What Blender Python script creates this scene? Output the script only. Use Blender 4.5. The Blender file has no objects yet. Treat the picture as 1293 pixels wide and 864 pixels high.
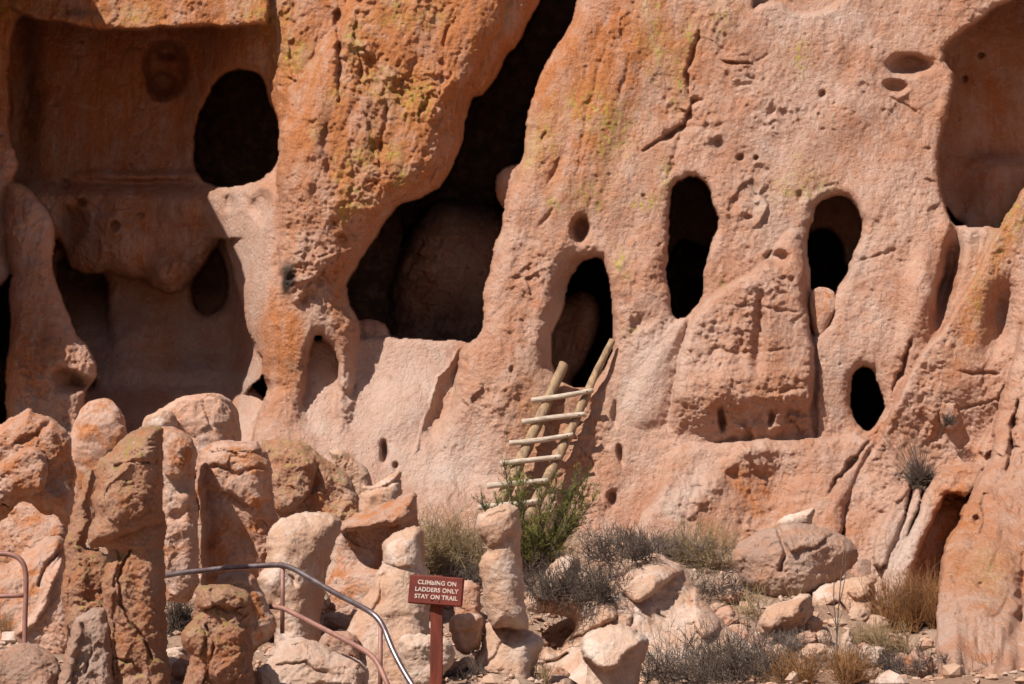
import bpy, math, random, mathutils
import numpy as np

# ------------------------------------------------------------------ basics
FW, FH = 1293.0, 864.0
FPX = 2413.0
PITCH = math.radians(10.0)
CAMZ = 1.6
REF = 30.0
SUN_AZ = 43.0      # degrees to the left of the viewing axis, behind the camera
SUN_EL = 49.0
C = bpy.data.collections.new("scene_parts")
bpy.context.scene.collection.children.link(C)
cp, sp_ = math.cos(PITCH), math.sin(PITCH)


def P(u, v, Y):
    """point of the world plane y=Y seen in direction (u, v); works on arrays"""
    a = (np.asarray(u, float) - FW / 2) / FPX
    b = (FH / 2 - np.asarray(v, float)) / FPX
    dy = cp - b * sp_
    dz = sp_ + b * cp
    t = Y / dy
    return a * t, Y + 0 * t, CAMZ + dz * t


def PT(u, v, Y):
    x, y, z = P(u, v, Y)
    return np.array([float(x), float(y), float(z)])


def link(name, me, mat=None, parent=None):
    o = bpy.data.objects.new(name, me)
    C.objects.link(o)
    if mat is not None and me is not None:
        me.materials.append(mat)
    if parent is not None:
        o.parent = parent
    return o


def tag(o, label=None, cat=None, group=None, kind=None):
    if label: o["label"] = label
    if cat: o["category"] = cat
    if group: o["group"] = group
    if kind: o["kind"] = kind
    return o


def empty(name, label, cat, group=None):
    return tag(link(name, None), label, cat, group)


def np_mesh(name, verts, quads=None, tris=None, smooth=True):
    me = bpy.data.meshes.new(name)
    verts = np.asarray(verts, np.float32)
    nq = 0 if quads is None else len(quads)
    nt = 0 if tris is None else len(tris)
    loops = []
    if nq: loops.append(np.asarray(quads, np.int32).ravel())
    if nt: loops.append(np.asarray(tris, np.int32).ravel())
    loops = np.concatenate(loops)
    starts = np.concatenate([np.arange(nq) * 4, nq * 4 + np.arange(nt) * 3]).astype(np.int32)
    me.vertices.add(len(verts)); me.vertices.foreach_set("co", verts.ravel())
    me.loops.add(len(loops)); me.loops.foreach_set("vertex_index", loops)
    me.polygons.add(nq + nt); me.polygons.foreach_set("loop_start", starts)
    me.update(calc_edges=True)
    me.polygons.foreach_set("use_smooth", np.full(nq + nt, smooth))
    return me


# ------------------------------------------------------------------ noise
def _hash(ix, iy, iz, seed):
    h = (ix.astype(np.uint32) * np.uint32(374761393) + iy.astype(np.uint32) * np.uint32(668265263)
         + iz.astype(np.uint32) * np.uint32(2147483647) + np.uint32((seed * 974634777 + 1013904223) & 0xffffffff))
    h = (h ^ (h >> np.uint32(13))) * np.uint32(1274126177)
    h = (h ^ (h >> np.uint32(16))) * np.uint32(2246822519)
    return h ^ (h >> np.uint32(15))


def noise(x, y, z, seed=0):
    x = np.asarray(x, np.float32); y = np.asarray(y, np.float32); z = np.asarray(z, np.float32)
    x, y, z = np.broadcast_arrays(x, y, z)
    xi = np.floor(x).astype(np.int32); yi = np.floor(y).astype(np.int32); zi = np.floor(z).astype(np.int32)
    fx = x - xi; fy = y - yi; fz = z - zi
    sx = fx * fx * fx * (fx * (fx * 6 - 15) + 10); sy = fy * fy * fy * (fy * (fy * 6 - 15) + 10); sz = fz * fz * fz * (fz * (fz * 6 - 15) + 10)
    out = 0
    for dx in (0, 1):
        wx = sx if dx else 1 - sx
        for dy in (0, 1):
            wy = sy if dy else 1 - sy
            for dz in (0, 1):
                wz = sz if dz else 1 - sz
                h = _hash(xi + dx, yi + dy, zi + dz, seed)
                gx = (h & np.uint32(1023)).astype(np.float32) / 511.5 - 1
                gy = ((h >> np.uint32(10)) & np.uint32(1023)).astype(np.float32) / 511.5 - 1
                gz = ((h >> np.uint32(20)) & np.uint32(1023)).astype(np.float32) / 511.5 - 1
                out = out + wx * wy * wz * (gx * (fx - dx) + gy * (fy - dy) + gz * (fz - dz))
    return out * 1.4


def fbm(x, y, z, octs=4, seed=0, gain=0.5, ridged=False):
    a, s, tot = 1.0, 0, 0
    for k in range(octs):
        n = noise(x, y, z, seed + k * 17)
        if ridged: n = 1 - 2 * np.abs(n) * 1.6
        tot = tot + a * n; s += a
        a *= gain; x = x * 2.03; y = y * 2.03; z = z * 2.03
    return tot / s


def chips(x, y, z, seed=0, flat=False):
    """broken facets: every jittered cell is a tilted plane; returns roughly -0.5..0.5"""
    x = np.asarray(x, np.float32); y = np.asarray(y, np.float32); z = np.asarray(z, np.float32)
    x, y, z = np.broadcast_arrays(x, y, z)
    xi = np.floor(x).astype(np.int32); yi = np.floor(y).astype(np.int32); zi = np.floor(z).astype(np.int32)
    best = np.full(x.shape, 1e9, np.float32); out = np.zeros(x.shape, np.float32)
    for dx in (-1, 0, 1):
        for dy in (-1, 0, 1):
            for dz in ((0,) if flat else (-1, 0, 1)):
                h = _hash(xi + dx, yi + dy, zi + dz, seed); g = h ^ (h >> np.uint32(7)) * np.uint32(2654435761)
                px = xi + dx + (h & np.uint32(1023)).astype(np.float32) / 1023 - x
                py = yi + dy + ((h >> np.uint32(10)) & np.uint32(1023)).astype(np.float32) / 1023 - y
                pz = 0 if flat else zi + dz + ((h >> np.uint32(20)) & np.uint32(1023)).astype(np.float32) / 1023 - z
                d = px * px + py * py + pz * pz
                a = (g & np.uint32(255)).astype(np.float32) / 127.5 - 1; b_ = ((g >> np.uint32(8)) & np.uint32(255)).astype(np.float32) / 127.5 - 1
                c = ((g >> np.uint32(16)) & np.uint32(255)).astype(np.float32) / 127.5 - 1; e = ((g >> np.uint32(24)) & np.uint32(255)).astype(np.float32) / 255 - .5
                val = px * a + py * b_ + (0 if flat else pz * c) + e * .5
                m = d < best
                best = np.where(m, d, best); out = np.where(m, val, out)
    return out


def smooth(a, b, x):
    t = np.clip((x - a) / (b - a), 0, 1)
    return t * t * (3 - 2 * t)


# ------------------------------------------------------------------ materials
def N(nt, t, **kw):
    n = nt.nodes.new(t)
    for k, v in kw.items():
        if k == "inp":
            for kk, vv in v.items(): n.inputs[kk].default_value = vv
        else: setattr(n, k, v)
    return n


def mixc(nt, fac, a, b, blend='MIX'):
    m = N(nt, 'ShaderNodeMix', data_type='RGBA', blend_type=blend)
    for sock, val in ((m.inputs[0], fac), (m.inputs[6], a), (m.inputs[7], b)):
        if isinstance(val, bpy.types.NodeSocket): nt.links.new(val, sock)
        elif isinstance(val, (int, float)): sock.default_value = val
        else: sock.default_value = (*val, 1)
    return m.outputs[2]


def math_(nt, op, a, b=None, c=None, clamp=False):
    m = N(nt, 'ShaderNodeMath', operation=op, use_clamp=clamp)
    for i, val in enumerate((a, b, c)):
        if val is None: continue
        if isinstance(val, bpy.types.NodeSocket): nt.links.new(val, m.inputs[i])
        else: m.inputs[i].default_value = val
    return m.outputs[0]


def ramp(nt, val, lo, hi):
    m = N(nt, 'ShaderNodeMapRange', interpolation_type='SMOOTHSTEP')
    m.inputs[1].default_value = lo; m.inputs[2].default_value = hi
    nt.links.new(val, m.inputs[0])
    return m.outputs[0]


def nz(nt, vec, scale, detail=4, rough=0.55, dist=0.0):
    n = N(nt, 'ShaderNodeTexNoise')
    n.inputs['Scale'].default_value = scale; n.inputs['Detail'].default_value = detail
    n.inputs['Roughness'].default_value = rough; n.inputs['Distortion'].default_value = dist
    nt.links.new(vec, n.inputs['Vector'])
    return n.outputs['Fac']


def mapping(nt, vec, scale=(1, 1, 1), rot=(0, 0, 0)):
    m = N(nt, 'ShaderNodeMapping')
    m.inputs['Scale'].default_value = scale; m.inputs['Rotation'].default_value = rot
    nt.links.new(vec, m.inputs['Vector'])
    return m.outputs[0]


def new_mat(name):
    m = bpy.data.materials.new(name); m.use_nodes = True
    nt = m.node_tree
    b = nt.nodes['Principled BSDF']
    b.inputs['Roughness'].default_value = 0.9
    b.inputs['Specular IOR Level'].default_value = 0.15
    return m, nt, b


def rock_mat(name, pink=(0.57, 0.355, 0.27), pink2=(0.46, 0.235, 0.155), orange=(0.47, 0.175, 0.065), pale=(0.62, 0.48, 0.41),
             masks=False, orange_amt=0.2, pale_amt=0.2, lichen_amt=0.0, grey_amt=0.0, bump=1.0, bscale=1.0):
    m, nt, b = new_mat(name)
    tc = N(nt, 'ShaderNodeTexCoord').outputs['Object']
    big = nz(nt, tc, 0.9, 5, 0.6)
    col = mixc(nt, ramp(nt, big, 0.35, 0.65), pink, pink2)
    streak = nz(nt, mapping(nt, tc, (1.6, 1.6, 0.28), (0, math.radians(-20), 0)), 1.6, 7, 0.62, 0.4)
    fine = nz(nt, tc, 14, 6, 0.7)
    med = nz(nt, tc, 4.2, 6, 0.62, 0.3)
    if masks:
        at = N(nt, 'ShaderNodeAttribute', attribute_name='mask')
        sx = N(nt, 'ShaderNodeSeparateColor'); nt.links.new(at.outputs['Color'], sx.inputs[0])
        mo, ml, md, mp = sx.outputs[0], sx.outputs[1], sx.outputs[2], at.outputs['Alpha']
    lg = nz(nt, mapping(nt, tc, (1, 1, .6), (0, math.radians(-20), 0)), 0.55, 4, 0.6, .5)
    col = mixc(nt, math_(nt, 'MULTIPLY', ramp(nt, lg, 0.5, 0.68), 0.55), col, tuple(0.5 * a + 0.5 * b_ for a, b_ in zip(pale, (0.42, 0.33, 0.28))))
    # orange iron staining in streaks
    st = ramp(nt, streak, 0.36, 0.62)
    if masks:
        of = math_(nt, 'MULTIPLY', mo, math_(nt, 'MULTIPLY_ADD', st, 0.75, 0.45), clamp=True)
        of = math_(nt, 'ADD', of, math_(nt, 'MULTIPLY', ramp(nt, med, 0.48, 0.66), 0.30), clamp=True)
    else:
        of = math_(nt, 'MULTIPLY', ramp(nt, med, 0.42, 0.7), orange_amt * 2, clamp=True)
    col = mixc(nt, of, col, orange)
    # pale powdery patches
    pf = ramp(nt, nz(nt, tc, 2.3, 6, 0.65, 0.5), 0.48, 0.66)
    if masks:
        pf = math_(nt, 'ADD', math_(nt, 'MULTIPLY', pf, 0.3), mp, clamp=True)
        pf = math_(nt, 'MULTIPLY', pf, math_(nt, 'MULTIPLY_ADD', fine, 0.6, 0.55), clamp=True)
    else:
        pf = math_(nt, 'MULTIPLY', pf, pale_amt * 2, clamp=True)
    col = mixc(nt, pf, col, pale)
    if masks:      # thin drip lines of dark varnish
        dl = ramp(nt, nz(nt, mapping(nt, tc, (2.2, 2.2, 0.16), (0, math.radians(-14), 0)), 4.0, 6, 0.65, 0.3), 0.54, 0.68)
        col = mixc(nt, math_(nt, 'MULTIPLY', math_(nt, 'MULTIPLY', dl, mo), 0.42), col, (0.20, 0.08, 0.04))
        pl2 = ramp(nt, nz(nt, mapping(nt, tc, (2.6, 2.6, 0.22), (0, math.radians(-14), 0)), 3.1, 6, 0.65, 0.3), 0.56, 0.68)
        col = mixc(nt, math_(nt, 'MULTIPLY', pl2, 0.3), col, pale)
    # deep red-brown blotches
    rb = ramp(nt, nz(nt, mapping(nt, tc, (1, 1, 0.55)), 3.1, 8, 0.7, 0.6), 0.56, 0.72)
    col = mixc(nt, math_(nt, 'MULTIPLY', rb, 0.35), col, (0.26, 0.105, 0.055))
    # fine grains, dark and light
    gr = nz(nt, tc, 38, 5, 0.75)
    col = mixc(nt, math_(nt, 'MULTIPLY', ramp(nt, gr, 0.58, 0.66), 0.5), col, (0.14, 0.075, 0.05))
    col = mixc(nt, math_(nt, 'MULTIPLY', ramp(nt, gr, 0.43, 0.35), 0.5), col, (0.66, 0.50, 0.40))
    # lichen
    if masks or lichen_amt:
        ln = ramp(nt, nz(nt, mapping(nt, tc, (1.5, 1.5, .5)) if masks else tc, 11, 8, 0.78, 0.2), 0.47, 0.60)
        if masks:
            lf = math_(nt, 'MULTIPLY', ml, ln, clamp=True)
        else:
            geo = N(nt, 'ShaderNodeNewGeometry')
            sn = N(nt, 'ShaderNodeSeparateXYZ'); nt.links.new(geo.outputs['Normal'], sn.inputs[0])
            up = ramp(nt, sn.outputs[2], -0.15, 0.75)
            lf = math_(nt, 'MULTIPLY', math_(nt, 'MULTIPLY', up, ln), lichen_amt, clamp=True)
        lc = mixc(nt, ramp(nt, med, 0.42, 0.6), (0.34, 0.27, 0.05), (0.20, 0.19, 0.12))
        if masks: lc = mixc(nt, ramp(nt, med, 0.4, 0.65), (0.44, 0.38, 0.05), (0.28, 0.25, 0.07))
        col = mixc(nt, math_(nt, 'MULTIPLY', lf, .95), col, lc)
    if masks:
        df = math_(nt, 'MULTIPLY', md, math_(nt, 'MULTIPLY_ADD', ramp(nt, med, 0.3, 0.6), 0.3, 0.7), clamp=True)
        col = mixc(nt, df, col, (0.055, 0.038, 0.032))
    if grey_amt:
        gf = math_(nt, 'MULTIPLY', ramp(nt, nz(nt, tc, 3.3, 7, 0.7, 0.4), 0.42, 0.62), grey_amt, clamp=True)
        col = mixc(nt, gf, col, (0.27, 0.20, 0.165))
    nt.links.new(col, b.inputs['Base Color'])
    # bumps
    h1 = nz(nt, tc, 26 * bscale, 8, 0.72)
    h2 = nz(nt, mapping(nt, tc, (1, 1, 0.5)), 7 * bscale, 8, 0.68, 0.3)
    vor = N(nt, 'ShaderNodeTexVoronoi', feature='SMOOTH_F1'); vor.inputs['Scale'].default_value = 9 * bscale
    nt.links.new(tc, vor.inputs['Vector'])
    pit = ramp(nt, vor.outputs['Distance'], 0.0, 0.35)
    hh = math_(nt, 'ADD', math_(nt, 'MULTIPLY', h1, 0.038), math_(nt, 'MULTIPLY', h2, 0.06))
    hh = math_(nt, 'ADD', hh, math_(nt, 'MULTIPLY', pit, 0.012))
    bp = N(nt, 'ShaderNodeBump'); bp.inputs['Distance'].default_value = 1.0; bp.inputs['Strength'].default_value = bump
    nt.links.new(hh, bp.inputs['Height']); nt.links.new(bp.outputs[0], b.inputs['Normal'])
    return m


def plain_mat(name, c1, c2, scale=20, rough=0.85, metallic=0.0, bump=0.003, stretch=(1, 1, 1), spec=0.2):
    m, nt, b = new_mat(name)
    tc = mapping(nt, N(nt, 'ShaderNodeTexCoord').outputs['Object'], stretch)
    f = ramp(nt, nz(nt, tc, scale, 6, 0.65, 0.3), 0.35, 0.65)
    nt.links.new(mixc(nt, f, c1, c2), b.inputs['Base Color'])
    b.inputs['Roughness'].default_value = rough; b.inputs['Metallic'].default_value = metallic
    b.inputs['Specular IOR Level'].default_value = spec
    if bump:
        bp = N(nt, 'ShaderNodeBump'); bp.inputs['Distance'].default_value = bump
        nt.links.new(nz(nt, tc, scale * 2, 6, 0.7), bp.inputs['Height']); nt.links.new(bp.outputs[0], b.inputs['Normal'])
    return m


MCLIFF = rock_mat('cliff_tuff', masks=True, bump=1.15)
MROCK = {
    'pink': rock_mat('tuff_pink', orange_amt=0.25, pale_amt=0.25, bump=0.8),
    'orange': rock_mat('tuff_orange', orange_amt=0.6, pale_amt=0.1, grey_amt=0.15, bump=0.9),
    'lichen': rock_mat('tuff_lichened', pink=(0.46, 0.245, 0.16), pink2=(0.36, 0.165, 0.10), orange_amt=0.45, pale_amt=0.1, lichen_amt=0.8, grey_amt=0.12, bump=1.0),
    'pale': rock_mat('tuff_pale', pink=(0.52, 0.345, 0.25), pink2=(0.47, 0.28, 0.19), orange_amt=0.12, pale_amt=0.45, bump=0.7),
    'white': rock_mat('tuff_white', pink=(0.60, 0.44, 0.35), pink2=(0.54, 0.36, 0.27), pale=(0.66, 0.53, 0.45), orange_amt=0.08, pale_amt=0.5, grey_amt=0.12, bump=0.7),
    'grey': rock_mat('tuff_grey', pink=(0.47, 0.30, 0.23), pink2=(0.40, 0.235, 0.17), pale=(0.54, 0.40, 0.33), orange_amt=0.2, pale_amt=0.3, lichen_amt=0.0, grey_amt=0.35, bump=1.0),
}

# ------------------------------------------------------------------ cliff relief
us = np.concatenate([np.arange(-760, -40, 14.0), np.arange(-40, 1334, 1.3), np.arange(1334, 2050, 14.0)])
vs = np.concatenate([np.arange(-640, -36, 14.0), np.arange(-36, 780, 1.3), np.arange(780, 960, 9.0)])
U, V = np.meshgrid(us.astype(np.float32), vs.astype(np.float32))
# rugged outlines: the lookup is warped a little
wu = 5.0 * fbm(U / 42, V / 42, 1.5, 4, 3) * 1.6
wv = 5.0 * fbm(U / 42, V / 42, 7.5, 4, 9) * 1.6
UW, VW = U + wu, V + wv


def chaikin(p, n=1):
    p = np.asarray(p, float)
    for _ in range(n):
        q = np.roll(p, -1, axis=0)
        p = np.stack([0.75 * p + 0.25 * q, 0.25 * p + 0.75 * q], 1).reshape(-1, 2)
    return p


def sdf(poly, pad=90, sm=1, X=None, Z=None):
    """signed distance in px, positive inside"""
    X = UW if X is None else X; Z = VW if Z is None else Z
    p = chaikin(poly, sm) if sm else np.asarray(poly, float)
    out = np.full(X.shape, -1e3, np.float32)
    m = (X > p[:, 0].min() - pad) & (X < p[:, 0].max() + pad) & (Z > p[:, 1].min() - pad) & (Z < p[:, 1].max() + pad)
    x, y = X[m], Z[m]
    if not len(x): return out
    d2 = np.full(x.shape, 1e9, np.float32); ins = np.zeros(x.shape, bool)
    q = np.roll(p, -1, axis=0)
    for (ax, ay), (bx, by) in zip(p, q):
        ex, ey = bx - ax, by - ay
        L2 = ex * ex + ey * ey
        if L2 < 1e-6: continue
        t = np.clip(((x - ax) * ex + (y - ay) * ey) / L2, 0, 1)
        d2 = np.minimum(d2, (x - ax - t * ex) ** 2 + (y - ay - t * ey) ** 2)
        if ey != 0:
            c = ((ay > y) != (by > y)) & (x < ex * (y - ay) / ey + ax)
            ins ^= c
    d = np.sqrt(d2)
    out[m] = np.where(ins, d, -d)
    return out


def rnd(s, R, D):
    t = np.clip(1 - s / R, 0, 1)
    return D * (1 - np.sqrt(np.clip(1 - t * t, 0, 1)))


LEAN = (560 - V) / 82.0 * 0.20
LEAN = np.where(V > 600, (560 - 600) / 82 * 0.2 - (V - 600) / 82 * 0.5, LEAN)
DEPTH = np.full(U.shape, 6.5, np.float32) + LEAN * 0
ROUGH = np.full(U.shape, 0.6, np.float32)


def layer(poly, off, R=20, D=0.3, holes=(), rough=1.0, sm=1, k=0.0, pad=140):
    """a rock mass: outline, depth offset (a number or array), rounded edge R px wide and D m deep; holes = (outline, R, D)"""
    global DEPTH, ROUGH
    s = sdf(poly, pad, sm)
    d = LEAN + off + rnd(s, R, D)
    inside = s > 0
    for h in holes:
        hs = sdf(h[0], 90, 1)
        inside &= hs < 0
        d = np.where(hs > -h[1], np.maximum(d, LEAN + off + rnd(-hs, h[1], h[2])), d)
    if k > 0:
        e = np.where(inside, d, DEPTH + 9)
        h_ = np.clip(0.5 + 0.5 * (DEPTH - e) / k, 0, 1)
        nd = DEPTH * (1 - h_) + e * h_ - k * h_ * (1 - h_)
        win = inside & (e < DEPTH)
        DEPTH = np.where(inside, nd, DEPTH)
    else:
        win = inside & (d < DEPTH)
        DEPTH = np.where(win, d, DEPTH)
    ROUGH = np.where(win, rough, ROUGH)


def dent(u, v, ru, rv, d, rot=0, pw=2.0):
    """a hollow (d>0) or a bulge (d<0) with a soft edge"""
    global DEPTH
    a = math.radians(rot)
    x, y = UW - u, VW - v
    xr, yr = (x * math.cos(a) + y * math.sin(a)) / ru, (-x * math.sin(a) + y * math.cos(a)) / rv
    DEPTH = DEPTH + d * np.exp(-((xr * xr + yr * yr) ** (pw / 2.0)) * 1.2)


def line_d(pts, X=None, Z=None):
    X = UW if X is None else X; Z = VW if Z is None else Z
    d2 = np.full(X.shape, 1e9, np.float32); side = np.zeros(X.shape, np.float32)
    for (ax, ay), (bx, by) in zip(pts[:-1], pts[1:]):
        ex, ey = bx - ax, by - ay
        t = np.clip(((X - ax) * ex + (Z - ay) * ey) / (ex * ex + ey * ey), 0, 1)
        q = (X - ax - t * ex) ** 2 + (Z - ay - t * ey) ** 2
        s = np.sign((X - ax) * ey - (Z - ay) * ex)
        side = np.where(q < d2, s, side); d2 = np.minimum(d2, q)
    return np.sqrt(d2), side


def crack(pts, w, d, pw=2.0):
    """a cleft of uneven width that dies out at both ends"""
    global DEPTH
    p = np.array(pts, float)
    lo, hi = p.min(0) - 40, p.max(0) + 40
    m = (U > lo[0]) & (U < hi[0]) & (V > lo[1]) & (V < hi[1])
    x, y = U[m] + wu[m] * 1.3 + 3 * noise(U[m] / 7, V[m] / 7, 4.4, 5), V[m] + wv[m] * 1.3
    seg = np.linalg.norm(np.diff(p, axis=0), axis=1); cum = np.concatenate([[0], np.cumsum(seg)])
    q = np.full(x.shape, 1e9); tt = np.zeros(x.shape)
    for k in range(len(seg)):
        e = p[k + 1] - p[k]
        t = np.clip(((x - p[k][0]) * e[0] + (y - p[k][1]) * e[1]) / (e @ e), 0, 1)
        dd = (x - p[k][0] - t * e[0]) ** 2 + (y - p[k][1] - t * e[1]) ** 2
        tt = np.where(dd < q, (cum[k] + t * seg[k]) / cum[-1], tt); q = np.minimum(q, dd)
    env = np.clip(4 * tt * (1 - tt), 0, 1) ** 0.6 * (0.75 + 0.9 * noise(tt * cum[-1] / 14, p[0][0] * .37, 0.5, 15))
    env = np.clip(env, 0.02, 1.3)
    DEPTH[m] += (d * np.minimum(1, env + .1) * np.exp(-(np.sqrt(q) / (w * env)) ** pw)).astype(DEPTH.dtype)


def step(pts, w, d):
    """surface to one side (right of travel, positive side) is d deeper, fading over w px"""
    global DEPTH
    q, s = line_d(pts)
    DEPTH = DEPTH + np.where(s > 0, d * np.exp(-q / w), 0)


CAVE1 = [(274,104),(295,90),(319,90),(330,95),(338,118),(348,142),(353,174),(349,215),(325,226),(302,236),(266,236),(245,208),(246,167),(257,132)]
CAVE2 = [(753,325),(765,346),(770,370),(775,408),(773,440),(760,470),(742,489),(718,489),(699,470),(695,429),(707,408),(711,388),(721,349),(732,334)]
CAVE3 = [(850,234),(874,222),(893,236),(902,264),(904,285),(901,300),(895,325),(886,349),(885,376),(867,401),(850,402),(845,377),(842,332),(844,301),(845,280),(846,256)]
CAVE4 = [(1042,252),(1070,248),(1084,270),(1085,298),(1081,315),(1067,346),(1056,370),(1048,400),(1036,420),(1027,424),(1024,400),(1026,350),(1020,325),(1019,292),(1028,264)]
CAVE5 = [(1091,462),(1101,469),(1104,488),(1119,507),(1110,527),(1098,541),(1086,540),(1075,520),(1073,488),(1079,469)]
ALCR = [(1199,52),(1226,31),(1261,10),(1293,-8),(1420,-40),(1460,150),(1400,320),(1293,300),(1258,286),(1211,288),(1198,271),(1186,236),(1188,180),(1199,139),(1207,101),(1188,66)]

# rear wall of the left alcoves -------------------------------------------------
offA = 2.9 - 2.1 * smooth(215, 350, U) - 0.15 * smooth(120, 30, V) + 0.25 * smooth(60, 20, U)
layer([(-90,5),(120,10),(370,15),(400,200),(380,300),(260,300),(-90,300)], offA, 10, 0.1, [(CAVE1, 14, 0.3), ([(-60,95),(8,98),(12,165),(-60,170)], 8, 0.2)], rough=0.45)
# lower alcove rear wall, its two niches left open to a deeper wall
offC = 3.5 - 2.6 * smooth(285, 350, U) - 0.5 * smooth(440, 490, V)
NICHE1 = [(267,300),(276,304),(286,340),(288,385),(262,400),(244,390),(243,358),(259,329)]
NICHE2 = [(74,318),(100,340),(135,345),(137,400),(132,436),(108,437),(88,420),(72,370)]
layer([(40,240),(360,240),(360,520),(40,520)], offC, 10, 0.1, [(NICHE1, 12, 0.3), (NICHE2, 14, 0.3)], rough=0.4)
layer([(40,240),(360,240),(360,500),(40,500)], offC + 1.4 - 1.3 * smooth(350, 440, V), 10, 0.1, rough=0.4)
# bench under the lower alcove
layer([(60,478),(200,483),(345,478),(420,700),(40,700)], 2.9 - 2.6 * smooth(476, 620, V) - 1.2 * smooth(280, 350, U) * smooth(600, 480, V), 22, 0.45, rough=0.45, k=0.1)
# hanging mass between the alcoves
offB = 2.45 + 0.5 * smooth(250, 214, V)
layer([(-40,206),(130,226),(258,222),(292,262),(278,306),(259,330),(243,357),(222,373),(196,368),(184,351),(163,354),(142,343),(114,347),(97,343),(80,320),(68,300),(-40,300)],
      offB, 30, 0.55, rough=0.9, k=0.12)
# smooth pale slope right of it
layer([(266,236),(300,246),(322,232),(352,213),(372,240),(372,400),(345,470),(325,440),(300,380),(285,300)],
      2.3 - 2.05 * smooth(262, 352, U) + 0.25 * smooth(250, 215, V), 36, 0.5, rough=0.35, k=0.2)
# masses seen in the great crevice
layer([(470,440),(500,330),(520,285),(540,262),(562,250),(600,258),(640,262),(670,300),(660,460),(470,460)], 3.6 + 0.5 * smooth(330, 420, V), 45, 1.3, rough=1.9)
layer([(625,222),(640,208),(665,205),(680,240),(660,268),(636,266),(627,248)], 0.9, 18, 0.4, rough=0.4)
layer([(440,405),(470,402),(490,410),(494,440),(440,440)], 1.3, 14, 0.3, rough=0.4)
layer([(438,480),(438,250),(505,250),(512,300),(495,360),(500,400),(492,480)], 4.6, 14, 0.3, rough=0.5)
# pale apron under the crevice
offAp = 0.85 - 1.05 * smooth(425, 640, V) + 0.1 * smooth(560, 600, U)
layer([(360,430),(440,426),(520,427),(605,431),(640,430),(680,700),(340,700),(340,520)], offAp, 9, 0.12, rough=0.3, sm=0)
# inner rocks dimly seen through mouths
layer([(690,395),(715,372),(742,365),(762,395),(752,430),(728,470),(720,500),(690,500)], 2.3, 25, 0.6, rough=1.8)
layer([(840,200),(910,200),(910,318),(884,310),(860,300),(852,320),(838,330)], 4.0, 10, 0.2, rough=0.5)
layer([(1010,230),(1095,230),(1095,370),(1070,352),(1066,320),(1058,298),(1040,288),(1026,290),(1014,300)], 2.6, 10, 0.2, rough=0.4)
# right alcove rear wall
layer([(1170,-60),(1500,-60),(1500,330),(1170,330)], 3.0 - 0.35 * smooth(190, 215, V) * smooth(1200, 1260, U), 10, 0.1, rough=0.4)
layer([(900,-60),(1090,-60),(1090,60),(900,60)], 0.6, 10, 0.1, rough=0.5)

# the left buttress and the lintel above the alcove ------------------------------
LB = [(-900,-700),(700,-700),(700,-120),(684,0),(668,28),(658,56),(637,80),(626,101),(614,119),(599,122),(592,135),(585,170),(578,201),(564,222),(547,243),(522,252),(505,256),
      (488,278),(470,308),(456,332),(441,353),(441,381),(449,395),(455,412),(455,440),(452,460),(449,480),(452,505),(470,560),(480,720),(280,720),(318,560),(327,523),(336,495),(333,470),(333,419),(337,377),(347,300),
      (346,240),(352,210),(354,174),(349,142),(340,112),(338,69),(329,42),(313,33),(278,35),(215,33),(160,40),(115,37),(52,24),(21,17),(14,60),(10,140),(20,200),(-10,240),(-40,330),(-900,330)]
LEGS = [(404,420),(394,436),(387,467),(380,495),(383,523),(388,560),(424,570),(420,523),(427,502),(428,461),(420,440)]
offL = 0.0 + 0.25 * smooth(560, 680, U) + 0.35 * smooth(380, 335, U) * smooth(230, 60, V) + 0.2 * smooth(300, 470, V) + 0.0 * U
layer(LB, offL, 34, 0.75, [(LEGS, 16, 0.4)], rough=1.0, pad=700)
# thinner skirt: legs merge with the apron
layer([(330,500),(352,478),(375,485),(392,530),(410,565),(450,560),(470,640),(300,660)], 0.2 - 0.35 * smooth(500, 600, V), 26, 0.45, rough=0.5, k=0.15)
# rough front lobe of the buttress
layer([(352,150),(400,60),(480,-60),(640,-60),(640,20),(612,70),(588,112),(570,160),(556,205),(530,232),(503,248),(470,280),(440,296),(436,332),(410,354),(388,372),(375,387),(358,372),(352,330),(349,250)],
      -0.28 - 0.12 * smooth(300, 200, V), 44, 0.5, rough=1.25, k=0.1)

# the right-hand mass --------------------------------------------------------------
RM = [(760,-700),(2200,-700),(2200,1000),(500,1000),(505,640),(520,600),(548,556),(562,525),(574,495),(578,464),(586,436),(605,421),(610,401),(612,363),(622,329),(622,311),(637,288),(636,264),
      (649,226),(662,194),(662,167),(671,128),(682,90),(701,56),(720,30),(730,0),(745,-100)]
holes = [(CAVE2, 20, 0.45), (CAVE3, 12, 0.3), (CAVE4, 14, 0.35), (CAVE5, 16, 0.35), (ALCR, 10, 0.2),
         ([(946,-60),(950,12),(962,4),(985,3),(1000,12),(1022,18),(1048,12),(1064,-4),(1080,-60)], 8, 0.15)]
offR = 0.0 - 0.1 * smooth(700, 640, V) * 0 + 0.30 * smooth(900, 1190, U) * smooth(400, 100, V) + 0.15 * smooth(780, 640, U) * smooth(300, 0, V)
layer(RM, offR, 26, 0.4, holes, rough=0.8, pad=900)
# wide reveal left of the ladder mouth
dent(712, 395, 22, 75, 0.35, 12, 3)
dent(716, 345, 22, 26, 0.18, 20, 3)
# bulbous mass right of the third mouth
layer([(1008,280),(985,300),(955,344),(920,358),(898,372),(874,400),(860,440),(850,490),(844,540),(838,600),(900,560),(960,552),(1025,553),(1029,480),(1026,425),(1016,380),(1018,330)],
      -0.60 + 0.45 * smooth(490, 555, V) + 0.30 * smooth(360, 290, V) + 0.2 * smooth(960, 1020, U), 15, 0.28, [(CAVE4, 14, 0.3)], rough=1.0, k=0.0)
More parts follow.
